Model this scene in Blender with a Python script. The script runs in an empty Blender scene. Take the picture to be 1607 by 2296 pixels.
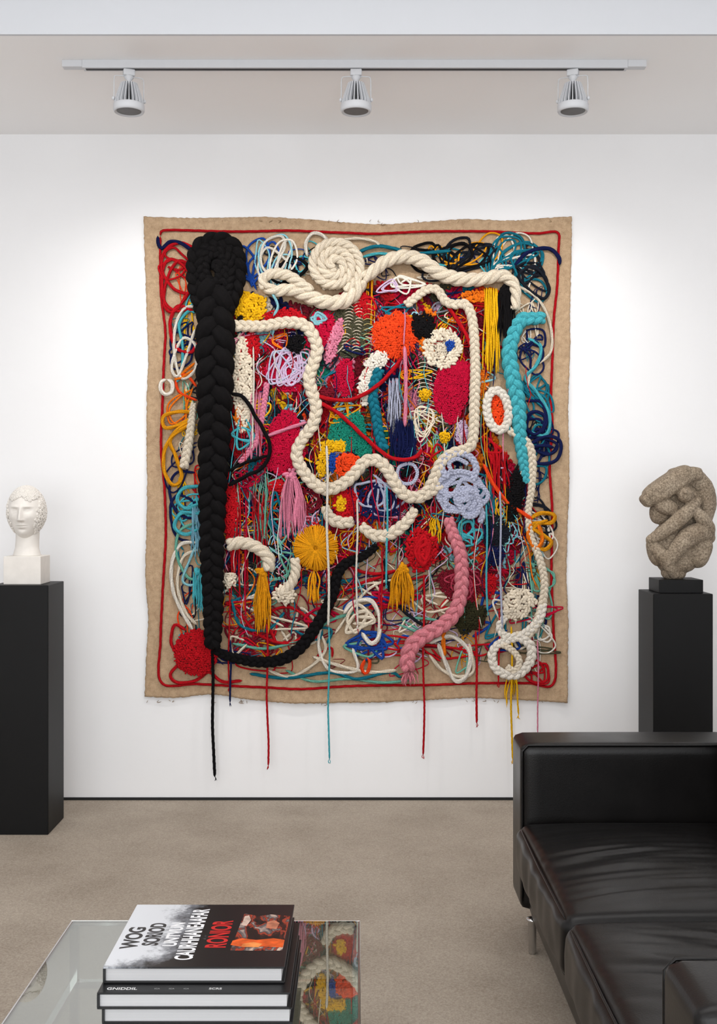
import bpy, bmesh, math, random
import numpy as np
from mathutils import Vector, Matrix, noise
rng=np.random.RandomState(7); random.seed(7)
F=2500.0; D=4.64; H=1.25; CX=803.0; CY=1120.0; S=D/F
scene=bpy.context.scene
scene.view_settings.view_transform='Standard'
scene.view_settings.look='None'

# ------------------------------------------------------------ helpers
def lin(c):
    r=[]
    for v in c:
        v=v/255.0
        r.append(v/12.92 if v<=0.04045 else ((v+0.055)/1.055)**2.4)
    return np.array(r)
def link(o): scene.collection.objects.link(o); return o
def new_mat(name):
    m=bpy.data.materials.new(name); m.use_nodes=True
    nt=m.node_tree; b=nt.nodes['Principled BSDF']; return m,nt,b
def simple(name,rgb,rough=0.5,metal=0.0,var=0.06,nscale=40,bump=0.0,bscale=200,emis=0,spec=0.5,bdist=0.002):
    m,nt,b=new_mat(name); c=lin(rgb)
    tc=nt.nodes.new('ShaderNodeTexCoord')
    n=nt.nodes.new('ShaderNodeTexNoise'); n.inputs['Scale'].default_value=nscale; n.inputs['Detail'].default_value=6
    nt.links.new(tc.outputs['Object'],n.inputs['Vector'])
    r=nt.nodes.new('ShaderNodeValToRGB')
    r.color_ramp.elements[0].position=0.3; r.color_ramp.elements[1].position=0.7
    r.color_ramp.elements[0].color=(*np.clip(c*(1-var),0,1),1); r.color_ramp.elements[1].color=(*np.clip(c*(1+var),0,1),1)
    nt.links.new(n.outputs['Fac'],r.inputs['Fac']); nt.links.new(r.outputs['Color'],b.inputs['Base Color'])
    b.inputs['Roughness'].default_value=rough; b.inputs['Metallic'].default_value=metal
    b.inputs['Specular IOR Level'].default_value=spec
    if bump>0:
        n2=nt.nodes.new('ShaderNodeTexNoise'); n2.inputs['Scale'].default_value=bscale; n2.inputs['Detail'].default_value=4
        nt.links.new(tc.outputs['Object'],n2.inputs['Vector'])
        bp=nt.nodes.new('ShaderNodeBump'); bp.inputs['Strength'].default_value=bump; bp.inputs['Distance'].default_value=bdist
        nt.links.new(n2.outputs['Fac'],bp.inputs['Height']); nt.links.new(bp.outputs['Normal'],b.inputs['Normal'])
    if emis>0:
        b.inputs['Emission Color'].default_value=(1,0.95,0.88,1); b.inputs['Emission Strength'].default_value=emis
    return m
def empty(name,loc,label,category,group=None):
    e=bpy.data.objects.new(name,None); e.location=loc; e.empty_display_size=0.1; link(e)
    e['label']=label; e['category']=category
    if group: e['group']=group
    return e
def parent(ch,e):
    ch.parent=e; ch.matrix_parent_inverse=Matrix.Translation(-Vector(e.location))
def box(name,x0,x1,y0,y1,z0,z1,mat,bev=0.0,seg=3,par=None):
    me=bpy.data.meshes.new(name); bm=bmesh.new(); bmesh.ops.create_cube(bm,size=1)
    bmesh.ops.scale(bm,vec=(x1-x0,y1-y0,z1-z0),verts=bm.verts)
    if bev>0: bmesh.ops.bevel(bm,geom=list(bm.edges),offset=bev,segments=seg,profile=0.5,affect='EDGES')
    bm.to_mesh(me); bm.free()
    if bev>0:
        for p in me.polygons: p.use_smooth=(seg>2)
    o=bpy.data.objects.new(name,me); o.location=((x0+x1)/2,(y0+y1)/2,(z0+z1)/2); me.materials.append(mat); link(o)
    if par: parent(o,par)
    return o
def ico(n):
    bm=bmesh.new(); bmesh.ops.create_icosphere(bm,subdivisions=n,radius=1)
    v=np.array([x.co[:] for x in bm.verts]); f=np.array([[q.index for q in p.verts] for p in bm.faces]); bm.free(); return v,f
ICO2=ico(2); ICO3=ico(3); ICO4=ico(4)
class Acc:
    def __init__(s): s.V=[];s.Q=[];s.T=[];s.C=[];s.n=0
    def add(s,V,Q=None,T=None,col=(1,1,1)):
        V=np.asarray(V,float); s.V.append(V)
        if Q is not None and len(Q): s.Q.append(np.asarray(Q)+s.n)
        if T is not None and len(T): s.T.append(np.asarray(T)+s.n)
        col=np.asarray(col,float)
        s.C.append(np.broadcast_to(col,(len(V),3)).copy() if col.ndim==1 else col); s.n+=len(V)
    def build(s,name,mat,par=None,label=None,origin=None,smooth=True):
        V=np.concatenate(s.V); C=np.concatenate(s.C)
        Q=np.concatenate(s.Q) if s.Q else np.zeros((0,4),int); T=np.concatenate(s.T) if s.T else np.zeros((0,3),int)
        if origin is None: origin=(V.min(0)+V.max(0))/2
        origin=np.array(origin,float)
        me=bpy.data.meshes.new(name); me.vertices.add(len(V)); me.vertices.foreach_set('co',(V-origin).ravel())
        nl=Q.size+T.size; me.loops.add(nl); me.polygons.add(len(Q)+len(T))
        me.loops.foreach_set('vertex_index',np.concatenate([Q.ravel(),T.ravel()]).astype(np.int32))
        st=np.concatenate([np.arange(len(Q))*4,Q.size+np.arange(len(T))*3]).astype(np.int32)
        me.polygons.foreach_set('loop_start',st)
        me.polygons.foreach_set('use_smooth',np.full(len(st),smooth,dtype=bool))
        me.update(calc_edges=True); me.validate()
        a=me.color_attributes.new('Col','FLOAT_COLOR','POINT')
        a.data.foreach_set('color',np.concatenate([C,np.ones((len(C),1))],1).ravel())
        me.materials.append(mat)
        o=bpy.data.objects.new(name,me); o.location=origin; link(o)
        if par: parent(o,par)
        if label: o['label']=label
        return o
def spline(pts,step):
    P=np.asarray(pts,float)
    if len(P)==2: P=np.array([P[0],(P[0]+P[1])/2,P[1]])
    E=np.vstack([2*P[0]-P[1],P,2*P[-1]-P[-2]]); out=[]
    t=np.linspace(0,1,14,endpoint=False)[:,None]
    for i in range(1,len(E)-2):
        a,b,c,d=E[i-1],E[i],E[i+1],E[i+2]
        out.append(0.5*((2*b)+(-a+c)*t+(2*a-5*b+4*c-d)*t**2+(-a+3*b-3*c+d)*t**3))
    out.append(P[-1][None]); P=np.vstack(out)
    L=np.r_[0,np.cumsum(np.linalg.norm(np.diff(P,axis=0),axis=1))]
    n=max(4,int(L[-1]/step)+1); s=np.linspace(0,L[-1],n)
    return np.stack([np.interp(s,L,P[:,k]) for k in range(P.shape[1])],1),s
def frames(P,up=(0,-1,0)):
    T=np.gradient(P,axis=0); T/= (np.linalg.norm(T,axis=1,keepdims=True)+1e-12)
    U=np.broadcast_to(np.array(up,float),T.shape)
    N1=np.cross(T,U); l=np.linalg.norm(N1,axis=1,keepdims=True)
    N1=np.where(l>1e-3,N1/(l+1e-9),np.array([1.0,0,0])); N2=np.cross(N1,T); return T,N1,N2
def tube(acc,P,r,col,sides=7,lobes=0,twist=0.0,la=0.08,cap=True,up=(0,-1,0)):
    P=np.asarray(P,float); n=len(P); r=np.broadcast_to(np.asarray(r,float),(n,)).copy()
    if cap: r[0]*=0.05; r[-1]*=0.05; r[1]*=0.8; r[-2]*=0.8
    T,N1,N2=frames(P,up); th=np.linspace(0,2*np.pi,sides,endpoint=False)
    L=np.r_[0,np.cumsum(np.linalg.norm(np.diff(P,axis=0),axis=1))]
    rr=r[:,None]*np.ones(sides)[None]
    if lobes: rr=rr*(1+la*np.cos(lobes*th[None]+twist*L[:,None]))
    V=P[:,None]+rr[...,None]*(np.cos(th)[None,:,None]*N1[:,None]+np.sin(th)[None,:,None]*N2[:,None])
    i=np.arange(n-1)[:,None]*sides; j=np.arange(sides)[None]; j2=(j+1)%sides
    Q=np.stack([i+j,i+j2,i+sides+j2,i+sides+j],-1).reshape(-1,4)
    if lobes:
        sh=(1+0.9*la*2*(np.cos(lobes*th[None]+twist*L[:,None])-0.5)).reshape(-1,1); c=np.clip(np.asarray(col)[None]*sh,0,1)
        c=np.vstack([c,c[:1],c[-1:]])
    else: c=col
    V=np.vstack([V.reshape(-1,3),P[:1],P[-1:]]); jj=np.arange(sides); b=n*sides; e=(n-1)*sides
    TT=np.vstack([np.stack([np.full(sides,b),(jj+1)%sides,jj],1),np.stack([np.full(sides,b+1),e+jj,e+(jj+1)%sides],1)])
    acc.add(V,Q,TT,c)
def W(p,off):
    p=np.asarray(p,float); off=np.broadcast_to(off,(len(p),))
    return np.stack([(p[:,0]-CX)*S,D-off,H+(CY-p[:,1])*S],1)
COL={k:lin(v) for k,v in dict(cream=(232,218,196),white=(236,228,215),red=(190,18,30),crimson=(190,12,54),maroon=(115,20,36),orange=(240,72,28),
  tang=(236,118,25),yellow=(238,182,22),gold=(224,150,20),teal=(25,114,134),turq=(78,180,192),green=(25,130,110),navy=(20,28,74),blue=(30,72,160),
  pink=(222,132,158),rose=(218,132,142),lav=(184,188,210),lilac=(206,182,210),black=(16,14,16),olive=(74,72,54),dkgreen=(46,44,26),grey=(120,120,130),aqua=(146,204,216),mint=(110,176,156),char=(28,31,40)).items()}
def jit(c,a=0.08): return np.clip(np.asarray(c)*(1+rng.uniform(-a,a)),0,1)
def cordpath(pts,off,wob=0.0,step=6):
    q,s=spline(pts,step)
    o=off+0.002*np.sin(s/23.0+rng.uniform(0,6))
    return W(q,o)
def cord(acc,pts,rpx,col,off=0.028,sides=7,step=5):
    P=cordpath(pts,off,step=step); r=rpx*S
    if rpx>=2.6: tube(acc,P,r,jit(col),sides=10,lobes=3,twist=1.1/r*0.6,la=0.13)
    else: tube(acc,P,r,jit(col),sides=sides)
def braid(acc,pts,wpx,col,off=0.05,pitch=1.9,depth=0.14,rf=0.25):
    w0=np.max(wpx) if np.ndim(wpx) else wpx
    q,s=spline(pts,max(1.2,w0*0.055)); n=len(s)
    w=np.interp(s,np.linspace(0,s[-1],len(wpx)),wpx) if np.ndim(wpx) else np.full(n,float(wpx))
    P=W(q,off); T,N1,N2=frames(P)
    ph=np.r_[0,np.cumsum(np.diff(s)/(pitch*(w[1:]+w[:-1])/2))]*2*np.pi
    for i in range(3):
        a=ph+i*2*np.pi/3
        X=P+N1*(0.27*w*np.sin(a)*S)[:,None]+N2*(depth*w*np.sin(2*a)*S)[:,None]
        tube(acc,X,w*rf*S,jit(col,0.05),sides=20,lobes=7,twist=1.5/(w0*S),la=0.07)
def rope(acc,pts,wpx,col,off=0.05,pitch=1.9,n=3):
    w0=np.max(wpx) if np.ndim(wpx) else wpx
    q,s=spline(pts,max(1.2,w0*0.06))
    w=np.interp(s,np.linspace(0,s[-1],len(wpx)),wpx) if np.ndim(wpx) else np.full(len(s),float(wpx))
    P=W(q,off); T,N1,N2=frames(P); ph=s/(pitch*w0)*2*np.pi
    for i in range(n):
        a=ph+i*2*np.pi/n
        X=P+(N1*np.cos(a)[:,None]+N2*np.sin(a)[:,None])*(w*0.24*S)[:,None]
        tube(acc,X,w*0.255*S,jit(col,0.06),sides=18,lobes=6,twist=-1.2/(w0*S)*1.2,la=0.06)
def nubs(acc,pos,offs,rpx,cols,flat=0.8,tmpl=ICO2):
    V,Fc=tmpl; n=len(pos)
    P=W(pos,offs); sc=rng.uniform(0.8,1.25,(n,1,3))*rpx*S; ang=rng.uniform(0,np.pi,n)
    st=rng.uniform(0.9,1.9,n)
    X=V[None]*sc; X[:,:,0]*=st[:,None]; X[:,:,1]*=flat; X[:,:,2]*=0.85
    c,s_=np.cos(ang)[:,None],np.sin(ang)[:,None]
    Y=X.copy(); Y[:,:,0]=c*X[:,:,0]-s_*X[:,:,2]; Y[:,:,2]=s_*X[:,:,0]+c*X[:,:,2]
    Y+=P[:,None]
    Tt=(Fc[None]+np.arange(n)[:,None,None]*len(V)).reshape(-1,3)
    cc=np.repeat(np.clip(cols*rng.uniform(0.80,1.12,(n,1)),0,1),len(V),0)
    acc.add(Y.reshape(-1,3),None,Tt,cc)
def hexgrid(x0,x1,y0,y1,sp):
    ys=np.arange(y0,y1,sp*0.87); out=[]
    for i,y in enumerate(ys):
        xs=np.arange(x0+(i%2)*sp/2,x1,sp); out.append(np.stack([xs,np.full(len(xs),y)],1))
    g=np.concatenate(out); return g+rng.uniform(-sp*0.22,sp*0.22,g.shape)
def patch(cx,cy,rx,ry,col,rot=0,off=0.034,dome=0.008,sp=6.5,irr=0.14,name='tufted_patch',label=None,hole=None):
    acc=Acc(); R=max(rx,ry)*1.3; sp=sp*0.88; g=hexgrid(-R,R,-R,R,sp)
    a=math.radians(rot); gx=g[:,0]*math.cos(a)+g[:,1]*math.sin(a); gy=-g[:,0]*math.sin(a)+g[:,1]*math.cos(a)
    th=np.arctan2(gy/ry,gx/rx); rad=np.hypot(gx/rx,gy/ry); p1,p2,p3=rng.uniform(0,6,3)
    lim=1+irr*(0.5*np.sin(2*th+p1)+0.4*np.sin(3*th+p2)+0.3*np.sin(5*th+p3))
    m=rad<lim
    if hole: m&=rad>hole
    g=g[m]; rad=rad[m]/lim[m]
    o=off+dome*(1-rad**2)
    nubs(acc,g+[cx,cy],o,sp*0.62,np.tile(col,(len(g),1)))
    return acc.build(name,YARN,TAP,label)
def tassel(x,y,L,w,col,n=26,name='tassel',label=None,off=0.048,head=True,top=0.35,r=1.7):
    acc=Acc()
    for i in range(n):
        u=rng.uniform(-1,1); l=L*rng.uniform(0.7,1.06); b=rng.uniform(-5,5); c=rng.uniform(-3,3)
        pts=[(x+u*w*top*0.5,y),(x+u*w*0.42+b*0.3+c,y+l*0.3),(x+u*w*0.5+b-c,y+l*0.65),(x+u*w*0.52+b*1.5,y+l)]
        cord(acc,pts,r,jit(col,0.18),off+rng.uniform(-0.010,0.010),sides=5,step=7)
    if head:
        k=14; a=rng.uniform(0,6.28,k); rr=rng.uniform(0,1,k)*w*0.25
        nubs(acc,np.stack([x+rr*np.cos(a),y+rr*np.sin(a)],1),np.full(k,off+0.004),5,np.tile(col,(k,1)))
    return acc.build(name,YARN,TAP,label)
def scribble(cx,cy,rx,ry,n,col,r=3.2,off=0.024,name='yarn_loops',label=None,seed=None,acc0=None):
    rs=np.random.RandomState(seed if seed is not None else rng.randint(1e6))
    a=rs.uniform(0,6.28); pts=[]
    for i in range(n):
        a+=rs.uniform(1.3,2.6); q=rs.uniform(0.55,1.0) if i%3 else rs.uniform(0.1,0.5)
        pts.append((cx+rx*q*math.cos(a),cy+ry*q*math.sin(a)))
    acc=acc0 or Acc(); cord(acc,pts,r,col,off)
    if acc0 is None: return acc.build(name,YARN,TAP,label)
def petals(ax,ay,dirs,col,r=3.2,off=0.024,name='yarn_loops',label=None):
    acc=Acc(); r=r*0.82
    for (dx,dy,w) in dirs:
        for rep in range(2 if rng.rand()<0.45 else 1):
            k=1.0 if rep==0 else rng.uniform(0.7,1.0); e=rng.uniform(-8,8,(7,2))*(1 if rep==0 else 1.6)
            DX,DY=dx*k+(0 if rep==0 else rng.uniform(-12,12)),dy*k+(0 if rep==0 else rng.uniform(-12,12))
            L=math.hypot(DX,DY)+1e-3; ww=w*rng.uniform(1.0,1.7); nx,ny=-DY/L*ww,DX/L*ww
            p=np.array([(ax,ay),(ax+DX*.35+nx*.5,ay+DY*.35+ny*.5),(ax+DX*.75+nx,ay+DY*.75+ny),(ax+DX,ay+DY),(ax+DX*.8-nx,ay+DY*.8-ny),(ax+DX*.4-nx*.9,ay+DY*.4-ny*.9),(ax+nx*.5,ay+ny*.5)])+e
            p[:,0]=np.clip(p[:,0],358,1250); p[:,1]=np.clip(p[:,1],527,1528)
            cord(acc,p,r*rng.uniform(0.75,1.05),col,off+rng.uniform(-0.003,0.004))
    return acc.build(name,YARN,TAP,label)
def one(fn,pts,w,col,name,label=None,**k):
    acc=Acc(); fn(acc,pts,w,COL[col] if isinstance(col,str) else col,**k); return acc.build(name,YARN,TAP,label)

# ------------------------------------------------------------ materials
def yarn_mat():
    m,nt,b=new_mat('wool_yarn')
    at=nt.nodes.new('ShaderNodeAttribute'); at.attribute_name='Col'
    tc=nt.nodes.new('ShaderNodeTexCoord')
    n=nt.nodes.new('ShaderNodeTexNoise'); n.inputs['Scale'].default_value=260; n.inputs['Detail'].default_value=5
    nt.links.new(tc.outputs['Object'],n.inputs['Vector'])
    mr=nt.nodes.new('ShaderNodeMapRange'); mr.inputs['From Min'].default_value=0.3; mr.inputs['From Max'].default_value=0.7
    mr.inputs['To Min'].default_value=0.66; mr.inputs['To Max'].default_value=1.12
    nt.links.new(n.outputs['Fac'],mr.inputs['Value'])
    mx=nt.nodes.new('ShaderNodeVectorMath'); mx.operation='SCALE'
    nt.links.new(at.outputs['Color'],mx.inputs[0]); nt.links.new(mr.outputs['Result'],mx.inputs['Scale'])
    nt.links.new(mx.outputs['Vector'],b.inputs['Base Color'])
    b.inputs['Roughness'].default_value=0.9; b.inputs['Specular IOR Level'].default_value=0.12
    n2=nt.nodes.new('ShaderNodeTexNoise'); n2.inputs['Scale'].default_value=500; n2.inputs['Detail'].default_value=3
    nt.links.new(tc.outputs['Object'],n2.inputs['Vector'])
    bp=nt.nodes.new('ShaderNodeBump'); bp.inputs['Strength'].default_value=0.8; bp.inputs['Distance'].default_value=0.003
    nt.links.new(n2.outputs['Fac'],bp.inputs['Height']); nt.links.new(bp.outputs['Normal'],b.inputs['Normal'])
    return m
YARN=yarn_mat()
def burlap_mat():
    m,nt,b=new_mat('burlap_weave')
    tc=nt.nodes.new('ShaderNodeTexCoord')
    hs=[]
    for ax in ('X','Z'):
        w=nt.nodes.new('ShaderNodeTexWave'); w.bands_direction=ax; w.inputs['Scale'].default_value=60; w.inputs['Distortion'].default_value=1.8; w.inputs['Detail'].default_value=2; w.inputs['Detail Scale'].default_value=3
        nt.links.new(tc.outputs['Object'],w.inputs['Vector']); hs.append(w)
    ad=nt.nodes.new('ShaderNodeMath'); ad.operation='ADD'; nt.links.new(hs[0].outputs['Fac'],ad.inputs[0]); nt.links.new(hs[1].outputs['Fac'],ad.inputs[1])
    n=nt.nodes.new('ShaderNodeTexNoise'); n.inputs['Scale'].default_value=40; n.inputs['Detail'].default_value=10; n.inputs['Roughness'].default_value=0.7
    nt.links.new(tc.outputs['Object'],n.inputs['Vector'])
    ad2=nt.nodes.new('ShaderNodeMath'); ad2.operation='MULTIPLY_ADD'; ad2.inputs[1].default_value=0.25; nt.links.new(ad.outputs[0],ad2.inputs[0]); nt.links.new(n.outputs['Fac'],ad2.inputs[2])
    r=nt.nodes.new('ShaderNodeValToRGB'); r.color_ramp.elements[0].position=0.35; r.color_ramp.elements[1].position=1.05
    r.color_ramp.elements[0].color=(*lin((138,112,86)),1); r.color_ramp.elements[1].color=(*lin((204,176,144)),1)
    nt.links.new(ad2.outputs[0],r.inputs['Fac']); nt.links.new(r.outputs['Color'],b.inputs['Base Color'])
    b.inputs['Roughness'].default_value=0.95; b.inputs['Specular IOR Level'].default_value=0.1
    bp=nt.nodes.new('ShaderNodeBump'); bp.inputs['Strength'].default_value=0.5; bp.inputs['Distance'].default_value=0.0015
    nt.links.new(ad.outputs[0],bp.inputs['Height']); nt.links.new(bp.outputs['Normal'],b.inputs['Normal'])
    return m
BURLAP=burlap_mat()
M_wall=simple('wall_paint',(240,240,241),0.85,var=0.01,nscale=3,bump=0.05,bscale=300)
M_ceil=simple('ceiling_paint',(251,250,250),0.9,var=0.01,nscale=3)
M_bulk=simple('bulkhead_paint',(204,207,212),0.9,var=0.01,nscale=3)
M_shadow_gap=simple('shadow_gap',(20,20,20),0.7)
M_black=simple('pedestal_black',(9,9,10),0.5,var=0.05,nscale=8,bump=0.03,bscale=60,spec=0.22)
M_white=simple('track_white',(206,208,212),0.5,var=0.01,spec=0.3)
M_dark=simple('fin_shadow',(34,35,38),0.6)
M_chrome=simple('chrome',(205,205,205),0.15,metal=1.0,var=0.03)
M_marble=simple('plaster_white',(230,225,218),0.65,var=0.04,nscale=25,bump=0.10,bscale=120)
M_lens=simple('lamp_lens',(105,106,108),0.5,spec=0.2)

def stone_mat():
    m,nt,b=new_mat('rough_granite')
    tc=nt.nodes.new('ShaderNodeTexCoord')
    n=nt.nodes.new('ShaderNodeTexNoise'); n.inputs['Scale'].default_value=150; n.inputs['Detail'].default_value=8; n.inputs['Roughness'].default_value=0.75
    v=nt.nodes.new('ShaderNodeTexNoise'); v.inputs['Scale'].default_value=14; v.inputs['Detail'].default_value=5
    nt.links.new(tc.outputs['Object'],n.inputs['Vector']); nt.links.new(tc.outputs['Object'],v.inputs['Vector'])
    r=nt.nodes.new('ShaderNodeValToRGB'); e=r.color_ramp.elements; e[0].position=0.34; e[0].color=(*lin((84,73,61)),1); e[1].position=0.68; e[1].color=(*lin((200,185,163)),1)
    x=r.color_ramp.elements.new(0.5); x.color=(*lin((148,133,114)),1)
    nt.links.new(n.outputs['Fac'],r.inputs['Fac'])
    r2=nt.nodes.new('ShaderNodeValToRGB'); r2.color_ramp.elements[0].position=0.3; r2.color_ramp.elements[0].color=(0.7,0.66,0.62,1); r2.color_ramp.elements[1].position=0.65; r2.color_ramp.elements[1].color=(1,1,1,1)
    nt.links.new(v.outputs['Fac'],r2.inputs['Fac'])
    mx=nt.nodes.new('ShaderNodeMix'); mx.data_type='RGBA'; mx.blend_type='MULTIPLY'; mx.inputs['Factor'].default_value=1
    nt.links.new(r.outputs['Color'],mx.inputs[6]); nt.links.new(r2.outputs['Color'],mx.inputs[7]); nt.links.new(mx.outputs[2],b.inputs['Base Color'])
    b.inputs['Roughness'].default_value=0.9
    bp=nt.nodes.new('ShaderNodeBump'); bp.inputs['Strength'].default_value=0.4; bp.inputs['Distance'].default_value=0.002
    nt.links.new(n.outputs['Fac'],bp.inputs['Height']); nt.links.new(bp.outputs['Normal'],b.inputs['Normal'])
    return m
M_stone=stone_mat()
def leather_mat():
    m,nt,b=new_mat('black_leather')
    tc=nt.nodes.new('ShaderNodeTexCoord')
    v=nt.nodes.new('ShaderNodeTexVoronoi'); v.inputs['Scale'].default_value=260
    n=nt.nodes.new('ShaderNodeTexNoise'); n.inputs['Scale'].default_value=9; n.inputs['Detail'].default_value=5
    nt.links.new(tc.outputs['Object'],v.inputs['Vector']); nt.links.new(tc.outputs['Object'],n.inputs['Vector'])
    r=nt.nodes.new('ShaderNodeValToRGB'); r.color_ramp.elements[0].color=(*lin((6,5,5)),1); r.color_ramp.elements[1].color=(*lin((15,12,11)),1)
    nt.links.new(n.outputs['Fac'],r.inputs['Fac']); nt.links.new(r.outputs['Color'],b.inputs['Base Color'])
    mr=nt.nodes.new('ShaderNodeMapRange'); mr.inputs['To Min'].default_value=0.26; mr.inputs['To Max'].default_value=0.42
    nt.links.new(n.outputs['Fac'],mr.inputs['Value']); nt.links.new(mr.outputs['Result'],b.inputs['Roughness']); b.inputs['Specular IOR Level'].default_value=0.30
    bp=nt.nodes.new('ShaderNodeBump'); bp.inputs['Strength'].default_value=0.12; bp.inputs['Distance'].default_value=0.001
    nt.links.new(v.outputs['Distance'],bp.inputs['Height']); nt.links.new(bp.outputs['Normal'],b.inputs['Normal'])
    return m
M_leather=leather_mat()
def carpet_mat():
    m,nt,b=new_mat('carpet_pile')
    tc=nt.nodes.new('ShaderNodeTexCoord')
    n=nt.nodes.new('ShaderNodeTexNoise'); n.inputs['Scale'].default_value=190; n.inputs['Detail'].default_value=6; n.inputs['Roughness'].default_value=0.75
    n2=nt.nodes.new('ShaderNodeTexNoise'); n2.inputs['Scale'].default_value=4; n2.inputs['Detail'].default_value=8
    nt.links.new(tc.outputs['Object'],n.inputs['Vector']); nt.links.new(tc.outputs['Object'],n2.inputs['Vector'])
    ma=nt.nodes.new('ShaderNodeMath'); ma.operation='MULTIPLY_ADD'; ma.inputs[1].default_value=0.35; nt.links.new(n2.outputs['Fac'],ma.inputs[0]); nt.links.new(n.outputs['Fac'],ma.inputs[2])
    r=nt.nodes.new('ShaderNodeValToRGB'); r.color_ramp.elements[0].position=0.46; r.color_ramp.elements[0].color=(*lin((136,123,109)),1)
    r.color_ramp.elements[1].position=0.90; r.color_ramp.elements[1].color=(*lin((190,178,163)),1)
    nt.links.new(ma.outputs[0],r.inputs['Fac']); nt.links.new(r.outputs['Color'],b.inputs['Base Color'])
    b.inputs['Roughness'].default_value=0.8; b.inputs['Specular IOR Level'].default_value=0.25
    bp=nt.nodes.new('ShaderNodeBump'); bp.inputs['Strength'].default_value=0.6; bp.inputs['Distance'].default_value=0.004
    nt.links.new(n.outputs['Fac'],bp.inputs['Height']); nt.links.new(bp.outputs['Normal'],b.inputs['Normal'])
    return m
M_carpet=carpet_mat()
def glass_mat(name,tint,f0):
    m=bpy.data.materials.new(name); m.use_nodes=True; nt=m.node_tree; nt.nodes.clear(); N=nt.nodes.new; Lk=nt.links.new
    o=N('ShaderNodeOutputMaterial'); mx=N('ShaderNodeMixShader'); t=N('ShaderNodeBsdfTransparent'); g=N('ShaderNodeBsdfGlossy')
    ge=N('ShaderNodeNewGeometry'); d=N('ShaderNodeVectorMath'); d.operation='DOT_PRODUCT'; Lk(ge.outputs['Incoming'],d.inputs[0]); Lk(ge.outputs['Normal'],d.inputs[1])
    ab=N('ShaderNodeMath'); ab.operation='ABSOLUTE'; Lk(d.outputs['Value'],ab.inputs[0])
    su=N('ShaderNodeMath'); su.operation='SUBTRACT'; su.inputs[0].default_value=1; Lk(ab.outputs[0],su.inputs[1])
    pw=N('ShaderNodeMath'); pw.operation='POWER'; pw.inputs[1].default_value=4; Lk(su.outputs[0],pw.inputs[0])
    ma=N('ShaderNodeMath'); ma.operation='MULTIPLY_ADD'; ma.inputs[1].default_value=1-f0; ma.inputs[2].default_value=f0; Lk(pw.outputs[0],ma.inputs[0])
    t.inputs['Color'].default_value=(*tint,1); g.inputs['Roughness'].default_value=0.0
    Lk(ma.outputs[0],mx.inputs[0]); Lk(t.outputs[0],mx.inputs[1]); Lk(g.outputs[0],mx.inputs[2]); Lk(mx.outputs[0],o.inputs[0])
    return m
M_glass=glass_mat('table_glass',(0.66,0.70,0.66),0.27)

# ------------------------------------------------------------ room
def struct(o): o['kind']='structure'; return o
XW=2.5; CE=2.77
struct(box('floor',-XW,XW,-2.2,D+0.1,-0.1,0,M_carpet))
struct(box('wall_back',-XW,XW,D,D+0.1,0,3.3,M_wall))
struct(box('wall_left',-XW-0.1,-XW,-2.2,D+0.1,0,3.3,M_wall))
struct(box('wall_right',XW,XW+0.1,-2.2,D+0.1,0,3.3,M_wall))
struct(box('ceiling',-XW,XW,3.655,D,CE,3.2,M_ceil))
struct(box('trim_1',-XW,XW,3.643,3.655,CE,3.2,M_bulk))
struct(box('ceiling.001',-XW,XW,-2.2,3.655,3.2,3.3,M_ceil))
struct(box('shadow_gap_strip',-XW,XW,D-0.006,D,0,0.011,M_shadow_gap))  # black strip, its colour standing in for the dark shadow gap under the wall

# ------------------------------------------------------------ tapestry
TAP=empty('textile_wall_hanging',(0,D-0.004,0.42),'large burlap wall hanging covered in colourful braided ropes, tassels, yarn','wall hanging')
top=np.array([(323,487),(420,490),(520,489),(600,488),(700,494),(800,502),(870,504),(960,498),(1050,493),(1150,496),(1225,490),(1280,487)],float)
bot=np.array([(325,1561),(400,1563),(480,1556),(560,1567),(650,1575),(760,1575),(860,1573),(940,1570),(1000,1566),(1060,1564),(1130,1566),(1200,1570),(1270,1574)],float)
lef=np.array([(323,487),(326,600),(330,700),(333,800),(330,900),(329,1000),(331,1100),(328,1280),(333,1380),(330,1450),(325,1561)],float)
rig=np.array([(1280,487),(1279,600),(1276,700),(1277,780),(1272,900),(1274,1000),(1274,1100),(1270,1200),(1269,1300),(1272,1400),(1270,1574)],float)
def ev(P,t):
    q,s=spline(P,4); return np.stack([np.interp(t,s/s[-1],q[:,k]) for k in (0,1)],1)
nu,nv=200,220; u=np.linspace(0,1,nu); v=np.linspace(0,1,nv)
Tp,Bp,Lp,Rp=ev(top,u),ev(bot,u),ev(lef,v),ev(rig,v); U,Vv=np.meshgrid(u,v)
for A in (Tp,Bp): A[1:-1,1]+=rng.uniform(-0.9,0.9,nu-2)
for A in (Lp,Rp): A[1:-1,0]+=rng.uniform(-0.9,0.9,nv-2)
G=((1-Vv)[...,None]*Tp[None]+Vv[...,None]*Bp[None]+(1-U)[...,None]*Lp[:,None]+U[...,None]*Rp[:,None]
   -((1-U)*(1-Vv))[...,None]*top[0]-(U*(1-Vv))[...,None]*top[-1]-((1-U)*Vv)[...,None]*bot[0]-(U*Vv)[...,None]*bot[-1])
rip=0.011+0.004*np.sin(U*9+2*Vv)*np.sin(Vv*11)+0.006*(np.clip(Vv-0.93,0,1)/0.07)*(0.5+0.5*np.sin(U*38))+0.005*(np.clip(U-0.96,0,1)/0.04)*(0.5+0.5*np.sin(Vv*40))+0.004*(np.clip(0.04-U,0,1)/0.04)*(0.5+0.5*np.sin(Vv*36))
g2=G.reshape(-1,2); acc=Acc(); VF=W(g2,rip.ravel()); 
i=np.arange(nv-1)[:,None]*nu; j=np.arange(nu-1)[None]; Q=np.stack([i+j,i+nu+j,i+nu+j+1,i+j+1],-1).reshape(-1,4)
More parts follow.
